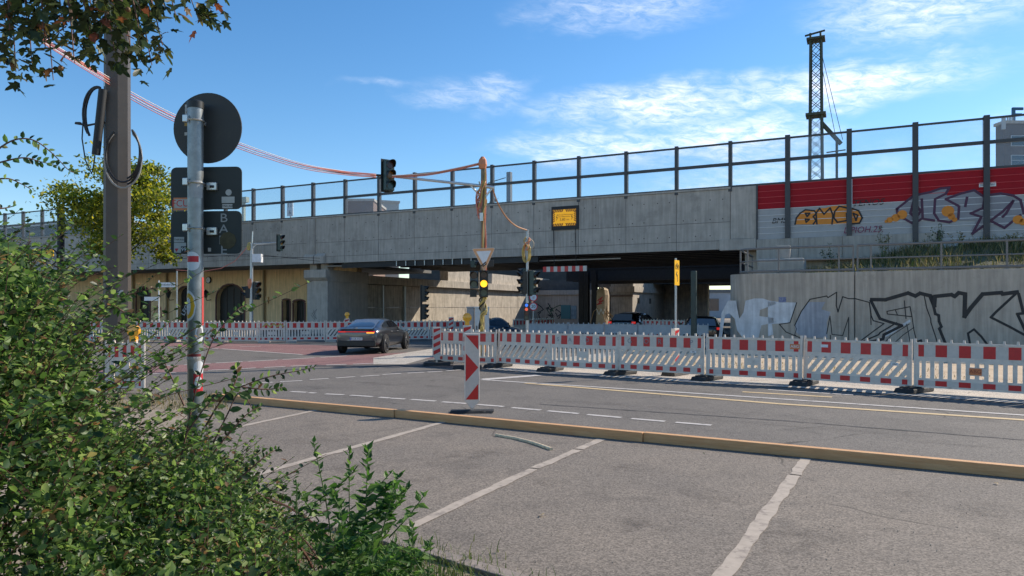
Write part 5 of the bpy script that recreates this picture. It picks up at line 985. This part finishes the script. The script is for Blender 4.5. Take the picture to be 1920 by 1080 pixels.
def building(name, px0, px1, pyt, Y, label, m_, wcols, wrows, zbase=0, depth=14, rz=0., roofm=None):
    a, b = W(px0, pyt, Y), W(px1, pyt, Y); t = thing(name, label, 'building', ((a.x+b.x)/2, Y, 0), rz); hw = (b.x-a.x)/2; zt_ = a.z
    MB().box(-hw, hw, 0, depth, zbase, zt_).build('wall', m_, t); MB().box(-hw-.25, hw+.25, -.25, depth+.2, zt_, zt_+.5).build('roof', roofm or concrete, t)
    for i in range(wcols):
        for j in range(wrows):
            x = -hw+2*hw*(i+.5)/wcols; ww_ = 2*hw/wcols*.3; z = zt_-2.2-j*3.3
            f_ = MB().box(x-ww_, x+ww_, -.08, .02, z-1.6, z+.2).build('window', M('window_frame', (.5, .52, .54), .5), t); MB().box(x-ww_+.1, x+ww_-.1, -.1, -.082, z-1.5, z-.75).build('pane', window_glass, f_); MB().box(x-ww_+.1, x+ww_-.1, -.1, -.082, z-.65, z+.1).build('pane', window_glass, f_)
    return t
building('brick_block', 651, 700, 377, 150, 'low brown brick block on the skyline behind the glass screen', M('brick_brown', (.2, .13, .1), .9, var=.2, vs=.6), 4, 0)
building('pale_block', 708, 748, 380, 170, 'pale flat roofed block next to the brown one on the skyline', M('pale_block', (.4, .38, .35), .9), 3, 1, rz=R(20))
rb = building('corner_block', 1882, 2080, 232, 120, 'brown brick tower block with blue roof lettering above the red screen', M('brick_grey', (.13, .105, .1), .9, var=.2, vs=.8), 3, 4, depth=2)
zt = W(0, 232, 120).z; fb = M('blue_letter', (.02, .1, .2), .5); hw = (W(2080, 0, 120).x-W(1882, 0, 120).x)/2
L0 = W(1901, 0, 120).x-rb.location.x; ft = thing('roof_letter', 'large blue letter F standing on the brick tower roof', 'letter', (rb.location.x+L0, 120.3, zt+.5), 0)
MB().box(0, .5, 0, .3, 0, 2.3).build('stem', fb, ft); MB().box(.0, 1.9, -.02, .28, 1.9, 2.4).build('upper_bar', fb, ft, bevel=.1); MB().box(.5, 1.6, -.02, .28, .95, 1.35).build('lower_bar', fb, ft)
for k, x in enumerate((-hw-.4, -hw+.5, -hw+.9, -hw+1.3)): t = tag(MB().box(x, x+(.55 if k == 0 else .12), -.3, 0, zt-(1.0 if k == 0 else -.5), zt+1.2).build('antenna', M('antenna_grey', (.45, .46, .47), .5), rb), None, None)
# station canopy and things at the far left behind the screen
p = W(40, 440, 66); t = thing('platform_canopy', 'long dark platform canopy with a pale roof edge behind the glass screen', 'canopy', bw(-52, 7), BA)
MB().box(-30, -4.5, 0, 5, 9.75, 10.0).build('roof', M('canopy_pale', (.55, .52, .47), .7), t); MB().box(-30, -4.5, .6, .8, 7.0, 9.75).build('fascia', M('canopy_dark', (.05, .045, .042), .7, var=.4, vs=.7), t); 
for k in range(5): MB().box(-29+k*6, -28.8+k*6, 2, 2.2, 6.5, 9.75).build('column', steel_dark, t)
p = W(114, 500, 43); t = thing('dark_pole', 'thick dark pole with cable loops before the left end of the bridge', 'pole', (p.x, p.y, 0), 0); MB().tube([(0, 0, 0), (0, 0, W(0, 383, 43).z)], .2, 12).build('shaft', M('pole_dark', (.014, .015, .02), .6), t, True)
for k in range(3): MB().tube([(-.5+.45*math.sin(a), -.2-.03*k, W(0, 482, 43).z+.5*math.cos(a)) for a in np.linspace(0, 2*PI, 15)], .03, 5).build('cable_loop', cable_black, t, True)
p = W(75, 474, 44); t = thing('diversion_board', 'wide orange yellow direction board near the dark pole', 'sign', (p.x, p.y, 0), 0); MB().box(-.85, .85, -.03, .02, p.z-.22, p.z+.22).build('board', orange_sign, t); MB().box(-.9, .9, -.025, .025, p.z-.25, p.z-.225).build('board_rim', black_ink, t)
for x in (-.7, .7): MB().tube([(x, .05, 0), (x, .05, p.z+.2)], .04, 8).build('post', galv, t)

# ------------------------------------------------------------------ vegetation
OVAL = [(0, 0, 0), (.3, .27, .06), (.66, .25, .05), (1, 0, -.06), (.66, -.25, .05), (.3, -.27, .06)]           # along, across, lift: folded oval leaf
OVAL_F = [(0, 3, 2, 1), (0, 5, 4, 3)]
def norm(a): return a/np.maximum(np.linalg.norm(a, axis=1, keepdims=True), 1e-9)
def leaf_cloud(name, P, Dv, size, m, parent, shape=OVAL, faces=OVAL_F, up=None, kind='stuff'):
    n = len(P); P = np.asarray(P, float); d = norm(np.asarray(Dv, float)); u = norm(rng.normal(size=(n, 3))*.55+np.array([0, 0, 1.0]) if up is None else up)
    a = norm(np.cross(d, u)); b = np.cross(a, d); sh = np.array(shape); size = np.asarray(size).reshape(n, 1, 1)
    V = P[:, None, :]+size*(sh[None, :, 0:1]*d[:, None, :]+sh[None, :, 1:2]*a[:, None, :]+sh[None, :, 2:3]*b[:, None, :])
    k = len(sh); V = V.reshape(-1, 3); me = bpy.data.meshes.new(name)
    loops = []; tot = []; fv = []
    base = np.arange(n)*k
    F_ = np.concatenate([np.array(f)[None, :]+base[:, None] for f in faces], axis=1).reshape(-1)
    nf = len(faces); lens = np.array([len(f) for f in faces]); tot = np.tile(lens, n); st_ = np.concatenate([[0], np.cumsum(tot)[:-1]])
    me.vertices.add(len(V)); me.vertices.foreach_set('co', V.ravel()); me.loops.add(len(F_)); me.loops.foreach_set('vertex_index', F_); me.polygons.add(len(tot)); me.polygons.foreach_set('loop_start', st_); me.polygons.foreach_set('loop_total', tot)
    me.update(calc_edges=True); at = me.attributes.new('rnd', 'FLOAT', 'FACE'); at.data.foreach_set('value', np.repeat(rng.random(n), nf))
    o = mesh_obj(name, me, m, parent)
    if kind: o['kind'] = kind
    return o
def leaf_mesh(shape, faces, m, name='leaf'):
    me = bpy.data.meshes.new(name); me.from_pydata(shape, [], faces); me.materials.append(m); at = me.attributes.new('rnd', 'FLOAT', 'FACE'); at.data.foreach_set('value', [0.]*len(faces)); return me
def put_leaf(me, parent, p, d, size, up=None, name='leaf'):
    d = Vector(d).normalized(); u = Vector(up) if up is not None else Vector((random.gauss(0, .5), random.gauss(0, .5), 1)); a = d.cross(u)
    if a.length < .01: a = d.cross(Vector((1, 0, 0)))
    a.normalize(); b = a.cross(d); o = bpy.data.objects.new(name, me); COL.objects.link(o); o.parent = parent
    o.matrix_basis = Matrix(((d.x*size, a.x*size, b.x*size, p[0]), (d.y*size, a.y*size, b.y*size, p[1]), (d.z*size, a.z*size, b.z*size, p[2]), (0, 0, 0, 1))); return o
bush_leaf = leafmat('shrub_leaf', [(0, (.016, .034, .012)), (.3, (.04, .08, .022)), (.6, (.09, .155, .04)), (.82, (.17, .25, .07)), (.94, (.28, .34, .12)), (.97, (.22, .13, .06)), (1, (.16, .09, .05))], .45, .42)
weed_leaf = leafmat('weed_leaf', [(0, (.03, .075, .018)), (.6, (.07, .15, .032)), (1, (.14, .23, .06))], .38, .5)
tree_leaf = leafmat('maple_leaf', [(0, (.02, .034, .012)), (.45, (.04, .06, .018)), (.8, (.07, .085, .026)), (.93, (.13, .1, .035)), (1, (.2, .06, .035))], .3, .45)
lime_leaf = leafmat('lime_leaf', [(0, (.05, .075, .014)), (.4, (.13, .16, .024)), (.75, (.27, .28, .04)), (1, (.42, .36, .06))], .45, .5)
bark = M('bark', (.09, .065, .045), .9, var=.3, vs=12, bump=.6, bs=30); twig_m = M('twig', (.12, .055, .035), .75, var=.3, vs=15); stem_m = M('weed_stem', (.11, .16, .05), .6, var=.2, vs=10)
# --- the big shrub: three stems groups whose crowns merge
topx = [-3.9, -3.0, -2.53, -2.37, -2.26, -2.13, -2.0, -1.82, -1.74, -1.6, -1.47, -1.34, -1.21, -1.05, -.9]; topz = [2.2, 2.15, 2.02, 1.84, 1.76, 1.4, 1.06, .95, .98, 1.0, .94, .82, .64, .44, .18]
def bush_h(x, y):
    xe = x*3.5/np.maximum(y, 1.5); h = np.interp(xe, topx, topz); 
    ye = np.clip((y-1.95)/1.0, 0, 1)
    return h*(.55+.45*np.sqrt(ye))*np.where(y > 4.2, np.clip(1-(y-4.2)*.5, .5, 1), 1)*(CH+(y/3.5)*0)/CH
def bush_part(name, label, x0, x1, nfill, nshoot, seed):
    r = np.random.default_rng(seed); t = thing(name, label, 'shrub', ((x0+x1)/2, 3.5, 0), 0, 'shrubs on the verge'); o = np.array([(x0+x1)/2, 3.5, 0])
    n = nfill*4; X = r.uniform(x0, x1, n); Y_ = r.uniform(2.05, 4.9, n); H = bush_h(X, Y_)
    dep = r.exponential(.16, n); Z = H-dep+.05*np.sin(X*9)+.05*np.sin(Y_*11+X*5); front = r.random(n) < .5
    Z = np.where(front, r.random(n)*H, Z); Y_ = np.where(front, 2.02+r.exponential(.2, n)+.1*np.sin(X*8)+.25*np.maximum(0, Z-.9), Y_)
    cl = np.sin(X*7+Z*6)+np.sin(Y_*8+Z*9+1)+np.sin(X*13-Y_*5)
    k = (Z > .02) & (r.random(n) < .48+.3*cl) & (X/Y_ < -.285+.05*np.sin(Z*23+Y_*9)); X, Y_, Z = X[k][:nfill], Y_[k][:nfill], Z[k][:nfill]
    nv = nfill; Xv = r.uniform(x0, x1, nv); Yv = r.uniform(2.15, 3.5, nv); Zv = r.random(nv)*bush_h(Xv, Yv); kv = Xv/Yv < -.31; X = np.concatenate([X, Xv[kv]]); Y_ = np.concatenate([Y_, Yv[kv]]); Z = np.concatenate([Z, Zv[kv]])
    P = np.stack([X, Y_, Z], 1); Dv = r.normal(size=P.shape)+np.array([.25, -.2, .35]); sz = r.uniform(.015, .04, len(P))*np.where(r.random(len(P)) < .025, 1.9, 1)
    SP, SD, SS = [], [], []; tw = MB(); big = []
    for i in range(nshoot):
        x = r.uniform(x0, x1); y = r.uniform(2.3, 4.3); h = float(bush_h(x, y))
        if x/y > -.3: continue
        b = Vector((x, y, max(.05, h*r.uniform(.45, .8)))); d = Vector((r.normal()*.45+.12, r.normal()*.4-.1, 1)).normalized(); ln = (h-b.z)+r.uniform(.02, .16)*(1.7 if r.random() < .15 else 1); pts = []; bend = Vector((r.normal()*.4+.25, r.normal()*.3, -.25))
        for j in range(7): u = j/6; pts.append(b+d*ln*u+bend*ln*u*u*.5)
        tw.tube([p-Vector(o) for p in pts], .0026, 4, .001, cap=False)
        nl = int(ln/.022)
        for j in range(nl):
            u = (j+.5)/nl; p = pts[min(5, int(u*6))].lerp(pts[min(6, int(u*6)+1)], u*6-int(u*6)); a = j*2.4+i; s_ = Vector((math.cos(a), math.sin(a), .45))
            SP.append(p); SD.append(s_); SS.append(r.uniform(.028, .055)*(1.15-.45*u))
    P = np.concatenate([P, np.array([list(p) for p in SP])]); Dv = np.concatenate([Dv, np.array([list(p) for p in SD])]); sz = np.concatenate([sz, np.array(SS)])
    for i in range(26):                                      # main stems
        x = r.uniform(x0+.15, x1-.1); y = r.uniform(2.6, 4.2); h = float(bush_h(x, y))*.9; p0_ = Vector(((x0+x1)/2+r.normal()*.25, 3.4+r.normal()*.3, 0)); x = min(x, -.3*y); h = float(bush_h(x, y))*.85; p1_ = Vector((x, y, h)); mid = p0_.lerp(p1_, .5)+Vector((r.normal()*.1, r.normal()*.1, .12)); tw.tube([q_-Vector(o) for q_ in smooth([p0_, mid, p1_], 5)], .011, 5, .003, cap=False)
    tw.build('branches', twig_m, t)
    vis = sz*1330/np.maximum(P[:, 1], .5); order = np.argsort(-vis); nb = 60; me = bush_me
    for j in order[:nb]: put_leaf(me, t, P[j]-o, Dv[j], float(sz[j]))
    r_ = order[nb:]; leaf_cloud('foliage', P[r_]-o, Dv[r_], sz[r_], bush_leaf, t); return t
bush_me = leaf_mesh(OVAL, OVAL_F, bush_leaf)
bush_part('leafy_shrub', 'dense dark shrub reaching highest at the far left beside the orange board', -4.3, -2.55, 20000, 380, 1)
bush_part('leafy_shrub', 'dense small leaved shrub standing before the tall brown mast', -2.6, -1.75, 17000, 360, 2)
bush_part('leafy_shrub', 'lower spreading shrub wrapped around the foot of the sign pole', -1.8, -.6, 14000, 380, 3)
# arching sprays that stand clear of the mass
def spray(parent_label, pts, nl, size, name='shrub_spray', m=None, mt=None, sub=()):
    b = pts[0]; t = thing(name, parent_label, 'branch', b, 0, 'sprays arching out of the shrub'); me = leaf_mesh(OVAL, OVAL_F, m or bush_leaf)
    for P in (pts,)+tuple(sub):
        Q = smooth(P, 6); tw = MB().tube([q_-b for q_ in Q], .005, 5, .0015).build('stem', mt or twig_m, t, True); n_ = int(nl*len(P)/len(pts))
        for j in range(n_):
            u = .12+.88*(j+.5)/n_*(len(Q)-1)/(len(Q)-1); x = u*(len(Q)-1); i_ = min(int(x), len(Q)-2); p = Q[i_].lerp(Q[i_+1], x-i_); d = (Q[i_+1]-Q[i_]).normalized(); side = d.cross(Vector((random.gauss(0, .4), 1, random.gauss(0, .4)))).normalized()*(1 if j % 2 else -1)
            put_leaf(me, t, p-b, d*.6+side+Vector((0, random.gauss(0, .4), 0)), size*random.uniform(.7, 1.25)*(1.1-.45*u), up=(random.gauss(0, .5), -1, .6))
    return t
def wp_(Y, *l): return [W(x, y, Y+.05*i) for i, (x, y) in enumerate(l)]
spray('thin arching spray against the blue sky above the shrub', wp_(3.6, (-30, 300), (20, 265), (60, 262), (95, 285), (130, 320), (145, 322)), 26, .046, sub=(wp_(3.6, (-20, 310), (40, 296), (75, 303), (112, 312)),))
spray('short spray against the sky lower at the far left', wp_(3.5, (-20, 338), (15, 335), (40, 345), (58, 355)), 9, .04, sub=(wp_(3.5, (-15, 392), (10, 390), (30, 385)),))
spray('reddish spray rising along the sign pole', wp_(3.5, (330, 900), (350, 810), (368, 730), (398, 640), (440, 585), (462, 572)), 30, .052, sub=(wp_(3.5, (348, 815), (380, 770), (410, 735)),))
spray('long spray reaching out over the timber beam', wp_(3.6, (385, 800), (420, 745), (460, 722), (510, 705), (560, 695), (590, 688)), 30, .045, sub=(wp_(3.6, (430, 740), (445, 705), (440, 685)), wp_(3.6, (455, 726), (500, 730), (530, 726))))
spray('pale tipped spray in front of the brown mast', wp_(3.7, (120, 640), (180, 590), (225, 560), (268, 545), (300, 540)), 26, .05, sub=(wp_(3.7, (210, 570), (240, 590), (262, 600)),))
spray('upright young spray beside the white fence end', wp_(3.6, (345, 760), (325, 715), (305, 672), (298, 660)), 12, .05)
spray('spray with fine leaves beside the first bay line', wp_(3.4, (400, 850), (430, 812), (465, 775), (490, 762)), 18, .036, sub=(wp_(3.4, (440, 905), (480, 870), (505, 850), (522, 842)),))
spray('broad leaved spray low on the beam end', wp_(3.5, (400, 830), (425, 780), (450, 735), (475, 770)), 8, .075)
# --- tall weeds
WEED = [(0, 0, 0), (.22, .2, .03), (.4, .24, .05), (.62, .13, .02), (1, 0, -.12), (.62, -.13, .02), (.4, -.24, .05), (.22, -.2, .03)]; WEED_F = [(0, 4, 3, 2, 1), (0, 7, 6, 5, 4)]
weed_me = leaf_mesh(WEED, WEED_F, weed_leaf)
def weed(px, top, Y, label, lean=0., nl=34, size=.075, branches=3):
    b = W(px-lean, 577, Y); b.z = 0; tz = W(px, top, Y); t = thing('tall_weed', label, 'weed', b, 0, 'tall green weeds at the verge edge'); r = random
    main = [Vector((0, 0, 0)), Vector((r.uniform(-.02, .02), 0, tz.z*.5)), Vector((tz.x-b.x, 0, tz.z))]
    paths = [(main, nl, 1.)]
    for k in range(branches):
        u = .35+.45*k/max(1, branches); p = main[0].lerp(main[2], u); a = r.choice((-1, 1))*r.uniform(.5, 1.0); ln = tz.z*r.uniform(.25, .4)*(1-u*.3); q = p+Vector((math.sin(a)*ln, r.uniform(-.4, .4)*ln, math.cos(a)*ln)); paths.append(([p, p.lerp(q, .55)+Vector((0, 0, -.01)), q], int(nl*.45), .75))
    for P, n_, s_ in paths:
        Q = smooth(P, 6); MB().tube(Q, .0055*s_, 6, .002).build('stem', stem_m, t, True)
        for j in range(n_):
            u = .18+.82*(j+.5)/n_; x = u*(len(Q)-1); i_ = min(int(x), len(Q)-2); p = Q[i_].lerp(Q[i_+1], x-i_); a = j*2.4+r.random(); el = .55 if u < .8 else 1.4; d = Vector((math.cos(a), math.sin(a), el-.7*(r.random() < .35)))
            put_leaf(weed_me, t, p, d, size*s_*r.uniform(.65, 1.25)*(1.15-.72*u**2), up=(r.gauss(0, .3), r.gauss(0, .3)-.4, 1))
    return t
weed(690, 842, 3.5, 'tallest goosefoot weed with a straight stem before the second bay line', 14, 56, .11, 6)
weed(588, 828, 3.7, 'slim weed with serrated leaves left of the tallest weed', -25, 38, .095, 4)
weed(655, 838, 3.75, 'thin weed just behind the tallest one', -6, 34, .08, 3)
weed(556, 905, 3.45, 'low bushy weed beside the shrub edge', 0, 26, .06, 4)
weed(742, 905, 3.4, 'side weed leaning towards the parking bay with drooping leaves', 40, 34, .105, 4)
weed(775, 985, 3.3, 'low grey green weed by the kerb stones', 8, 42, .085, 6)
weed(808, 1010, 3.25, 'short upright weed at the end of the weed clump', 4, 22, .065, 4)
weed(640, 960, 3.2, 'leafy low weed at the foot of the tallest weed', 0, 44, .095, 6)
weed(540, 980, 3.3, 'small leafy weed between shrub and tallest weed', 0, 24, .07, 4); weed(700, 1005, 3.15, 'broad low weed right of the tallest stem', 0, 40, .095, 6)
def vp(i): 
    a = random.random(); b = G(500, 1000).lerp(G(900, 1090), a); return b+Vector((random.gauss(0, .18), random.gauss(-.12, .2), .008))
tag(blades(2600, vp, lambda: random.uniform(.03, .13), .0035, .8, 'verge_grass', green_grass), 'short green grass along the kerb beneath the weeds', 'grass', kind='stuff')
def vp2(i): p = G(random.uniform(200, 430), random.uniform(742, 770)); p.z = .01; return p
tag(blades(1500, vp2, lambda: random.uniform(.03, .15), .005, .8, 'kerb_weeds', dry), 'dry low grass along the verge behind the sign pole', 'grass', kind='stuff')
# --- overhanging tree, top left (trunk stands outside the frame)
lob = [(0, 0, 0)]
for a, r_ in ((-150, .2), (-118, .5), (-95, .32), (-62, .72), (-40, .42), (-14, .8), (0, 1.0), (14, .8), (40, .42), (62, .72), (95, .32), (118, .5), (150, .2)): lob.append((.32+r_*.68*math.cos(R(a)), r_*.62*math.sin(R(a)), -.12*r_*r_+.04*math.sin(a)))
LOB_F = [(0, i, i+1) for i in range(1, len(lob)-1)]; maple_me = leaf_mesh(lob, LOB_F, tree_leaf)
tr = thing('overhanging_tree', 'broad leaved tree whose dark drooping twigs hang in at the top left', 'tree', (-7.5, 7.0, 0), 0); o_ = Vector((-7.5, 7, 0))
MB().tube([(0, 0, 0), (.05, 0, 2.5), (.2, 0, 5), (.6, 0, 7.5)], .22, 12, .1).build('trunk', bark, tr, True)
ends = [(20, 90), (60, 118), (100, 150), (140, 118), (175, 100), (215, 95), (250, 118), (285, 122), (305, 85), (330, 30), (365, 18), (400, 35), (262, 60), (200, 40), (120, 60), (50, 40), (10, 40), (160, 20), (290, 20), (85, 90), (235, 40), (30, 135), (180, 60), (0, 120), (140, 80)]
LP_, LD_ = [], []
for i, (x, y) in enumerate(ends):
    Y = random.uniform(6.2, 7.6); e_ = W(x, y, Y)-o_; s_ = W(x*.75-80, -170+random.uniform(-40, 40), Y+.3)-o_; m_ = s_.lerp(e_, .6)+Vector((.1, 0, .25)); Q = smooth([Vector((.4, 0, 6.4)), s_, m_, e_], 7); MB().tube(Q, .02, 5, .004).build('branch', twig_m, tr, True)
    for j in range(44):
        u = 1-random.random()**1.2*.5; xq = u*(len(Q)-1); i_ = min(int(xq), len(Q)-2); p = Q[i_].lerp(Q[i_+1], xq-i_); a = random.uniform(0, 6.28); LP_.append(p+Vector((random.gauss(0, .1), random.gauss(0, .14), random.gauss(0, .07)))); LD_.append(Vector((math.cos(a)*.8, math.sin(a)*.8, -.55+random.gauss(0, .3))))
idx = list(range(len(LP_))); random.shuffle(idx)
for j in idx[:300]: put_leaf(maple_me, tr, LP_[j], LD_[j], random.uniform(.11, .185))
r_ = idx[300:]; leaf_cloud('foliage', np.array([list(LP_[j]) for j in r_]), np.array([list(LD_[j]) for j in r_]), rng.uniform(.1, .17, len(r_)), tree_leaf, tr, lob, LOB_F)
for k in range(3): q = W((130, 114, 240)[k], (101, 127, 18)[k], 6.6)-o_; MB().lathe([(.004, -.025), (.02, -.014), (.024, 0), (.02, .014), (.004, .024)], q, 8).build('fruit', M('fruit', (.2, .1, .04), .7), tr, True)
# --- yellow green street tree, far trees
def tree(px, pyc, Y, rx, rz, base_z, label, m, n, lsz, seed, clumps=55, name='street_tree', group=None):
    r = np.random.default_rng(seed); c = W(px, pyc, Y); t = thing(name, label, 'tree', (c.x, Y, 0), 0, group); h = c.z
    MB().tube([(0, 0, 0), (.08, .05, h*.4), (-.05, 0, h*.75), (0, 0, h+rz*.5)], .2*rx/3.4, 10, .05).build('trunk', bark, t, True); lm = MB(); C = []
    for i in range(clumps):
        d = r.normal(size=3); d /= np.linalg.norm(d); q = d*np.array([rx, rx, rz])*r.uniform(.3, 1)**.5*(1+.2*r.normal()); C.append(q)
        if i % 2 == 0: lm.tube([(0, 0, h-rz*.6+.3*q[2]), (q[0]*.5, q[1]*.5, h+q[2]*.5-.2), (q[0], q[1], h+q[2])], .05, 5, .012, cap=False)
    lm.build('limbs', bark, t); C = np.array(C); k = r.integers(0, clumps, n); off = r.normal(size=(n, 3))*np.array([.62, .62, .34])*rx/3.2*(.45+1.1*r.random(clumps)[k][:, None]); P = C[k]+off; P[:, 2] += h
    leaf_cloud('crown', P, r.normal(size=(n, 3))+[0, 0, -.3], r.uniform(.7, 1.3, n)*lsz, m, t, kind=None); return t
tree(236, 396, 42, 2.8, 3.0, 0, 'yellowing street tree standing between the dark pole and the yellow station', lime_leaf, 15000, .21, 15, 44)
dark_leaf = leafmat('dark_leaf', [(0, (.02, .04, .012)), (.6, (.045, .07, .02)), (1, (.09, .11, .035))], .3, .5)
tree(925, 392, 140, 1.6, 2.0, 0, 'far small tree tip above the bridge parapet', dark_leaf, 900, .35, 9, 16)
# weeds growing in front of the painted slats
for k, (px, py) in enumerate(((1655, 425), (1760, 420), (1800, 432), (1560, 455), (1905, 440))):
    s_, z_ = BN(px, py, -1.6); b = bw(s_, -1.6, bank_z(s_, .8)-.05); t = thing('bank_weed', 'tall seeding weed on the bank before the painted slats', 'weed', b, 0, 'seeding weeds on the bank'); hgt = max(.5, z_-b.z)
    tw = MB(); P_, D_ = [], []
    for j in range(7):
        e_ = Vector((random.gauss(0, .22), random.gauss(0, .15), hgt*random.uniform(.6, 1.05))); tw.tube([(0, 0, 0), e_*.5+Vector((.03, 0, .05)), e_], .01, 4, .004)
        for q in range(26): P_.append(list(e_*random.uniform(.35, 1)+Vector((random.gauss(0, .05), random.gauss(0, .05), 0)))); D_.append([random.gauss(0, 1), random.gauss(0, 1), .5])
    tw.build('stem', stem_m, t); leaf_cloud('foliage', np.array(P_), np.array(D_), rng.uniform(.04, .1, len(P_)), dark_leaf if k % 2 else dry, t, kind=None)
# --- litter
for k, (px, py) in enumerate(((1012, 971), (1866, 908), (563, 768), (572, 767.5), (583, 768.3), (555, 766), (1322, 853))):
    p = G(px, py); p.z = .02; t = put_leaf(leaf_mesh(lob, LOB_F, M('dead_leaf', (.36, .24, .12), .8, c2=(.5, .38, .2), vs=20), 'fallen_leaf'), None, p, (random.gauss(0, 1), random.gauss(0, 1), .1), (.075, .06, .07, .06, .05, .06, .03)[k], name='fallen_leaf'); tag(t, ('curled dry leaf lying alone in the middle bay', 'dry leaf close to the longest beam', 'dry leaf in the small pile by the beam', 'dry leaf in the small pile by the beam', 'dry leaf in the small pile by the beam', 'dry leaf in the small pile by the beam', 'tiny dry leaf beside the widest bay line')[k], 'leaf', 'fallen leaves')
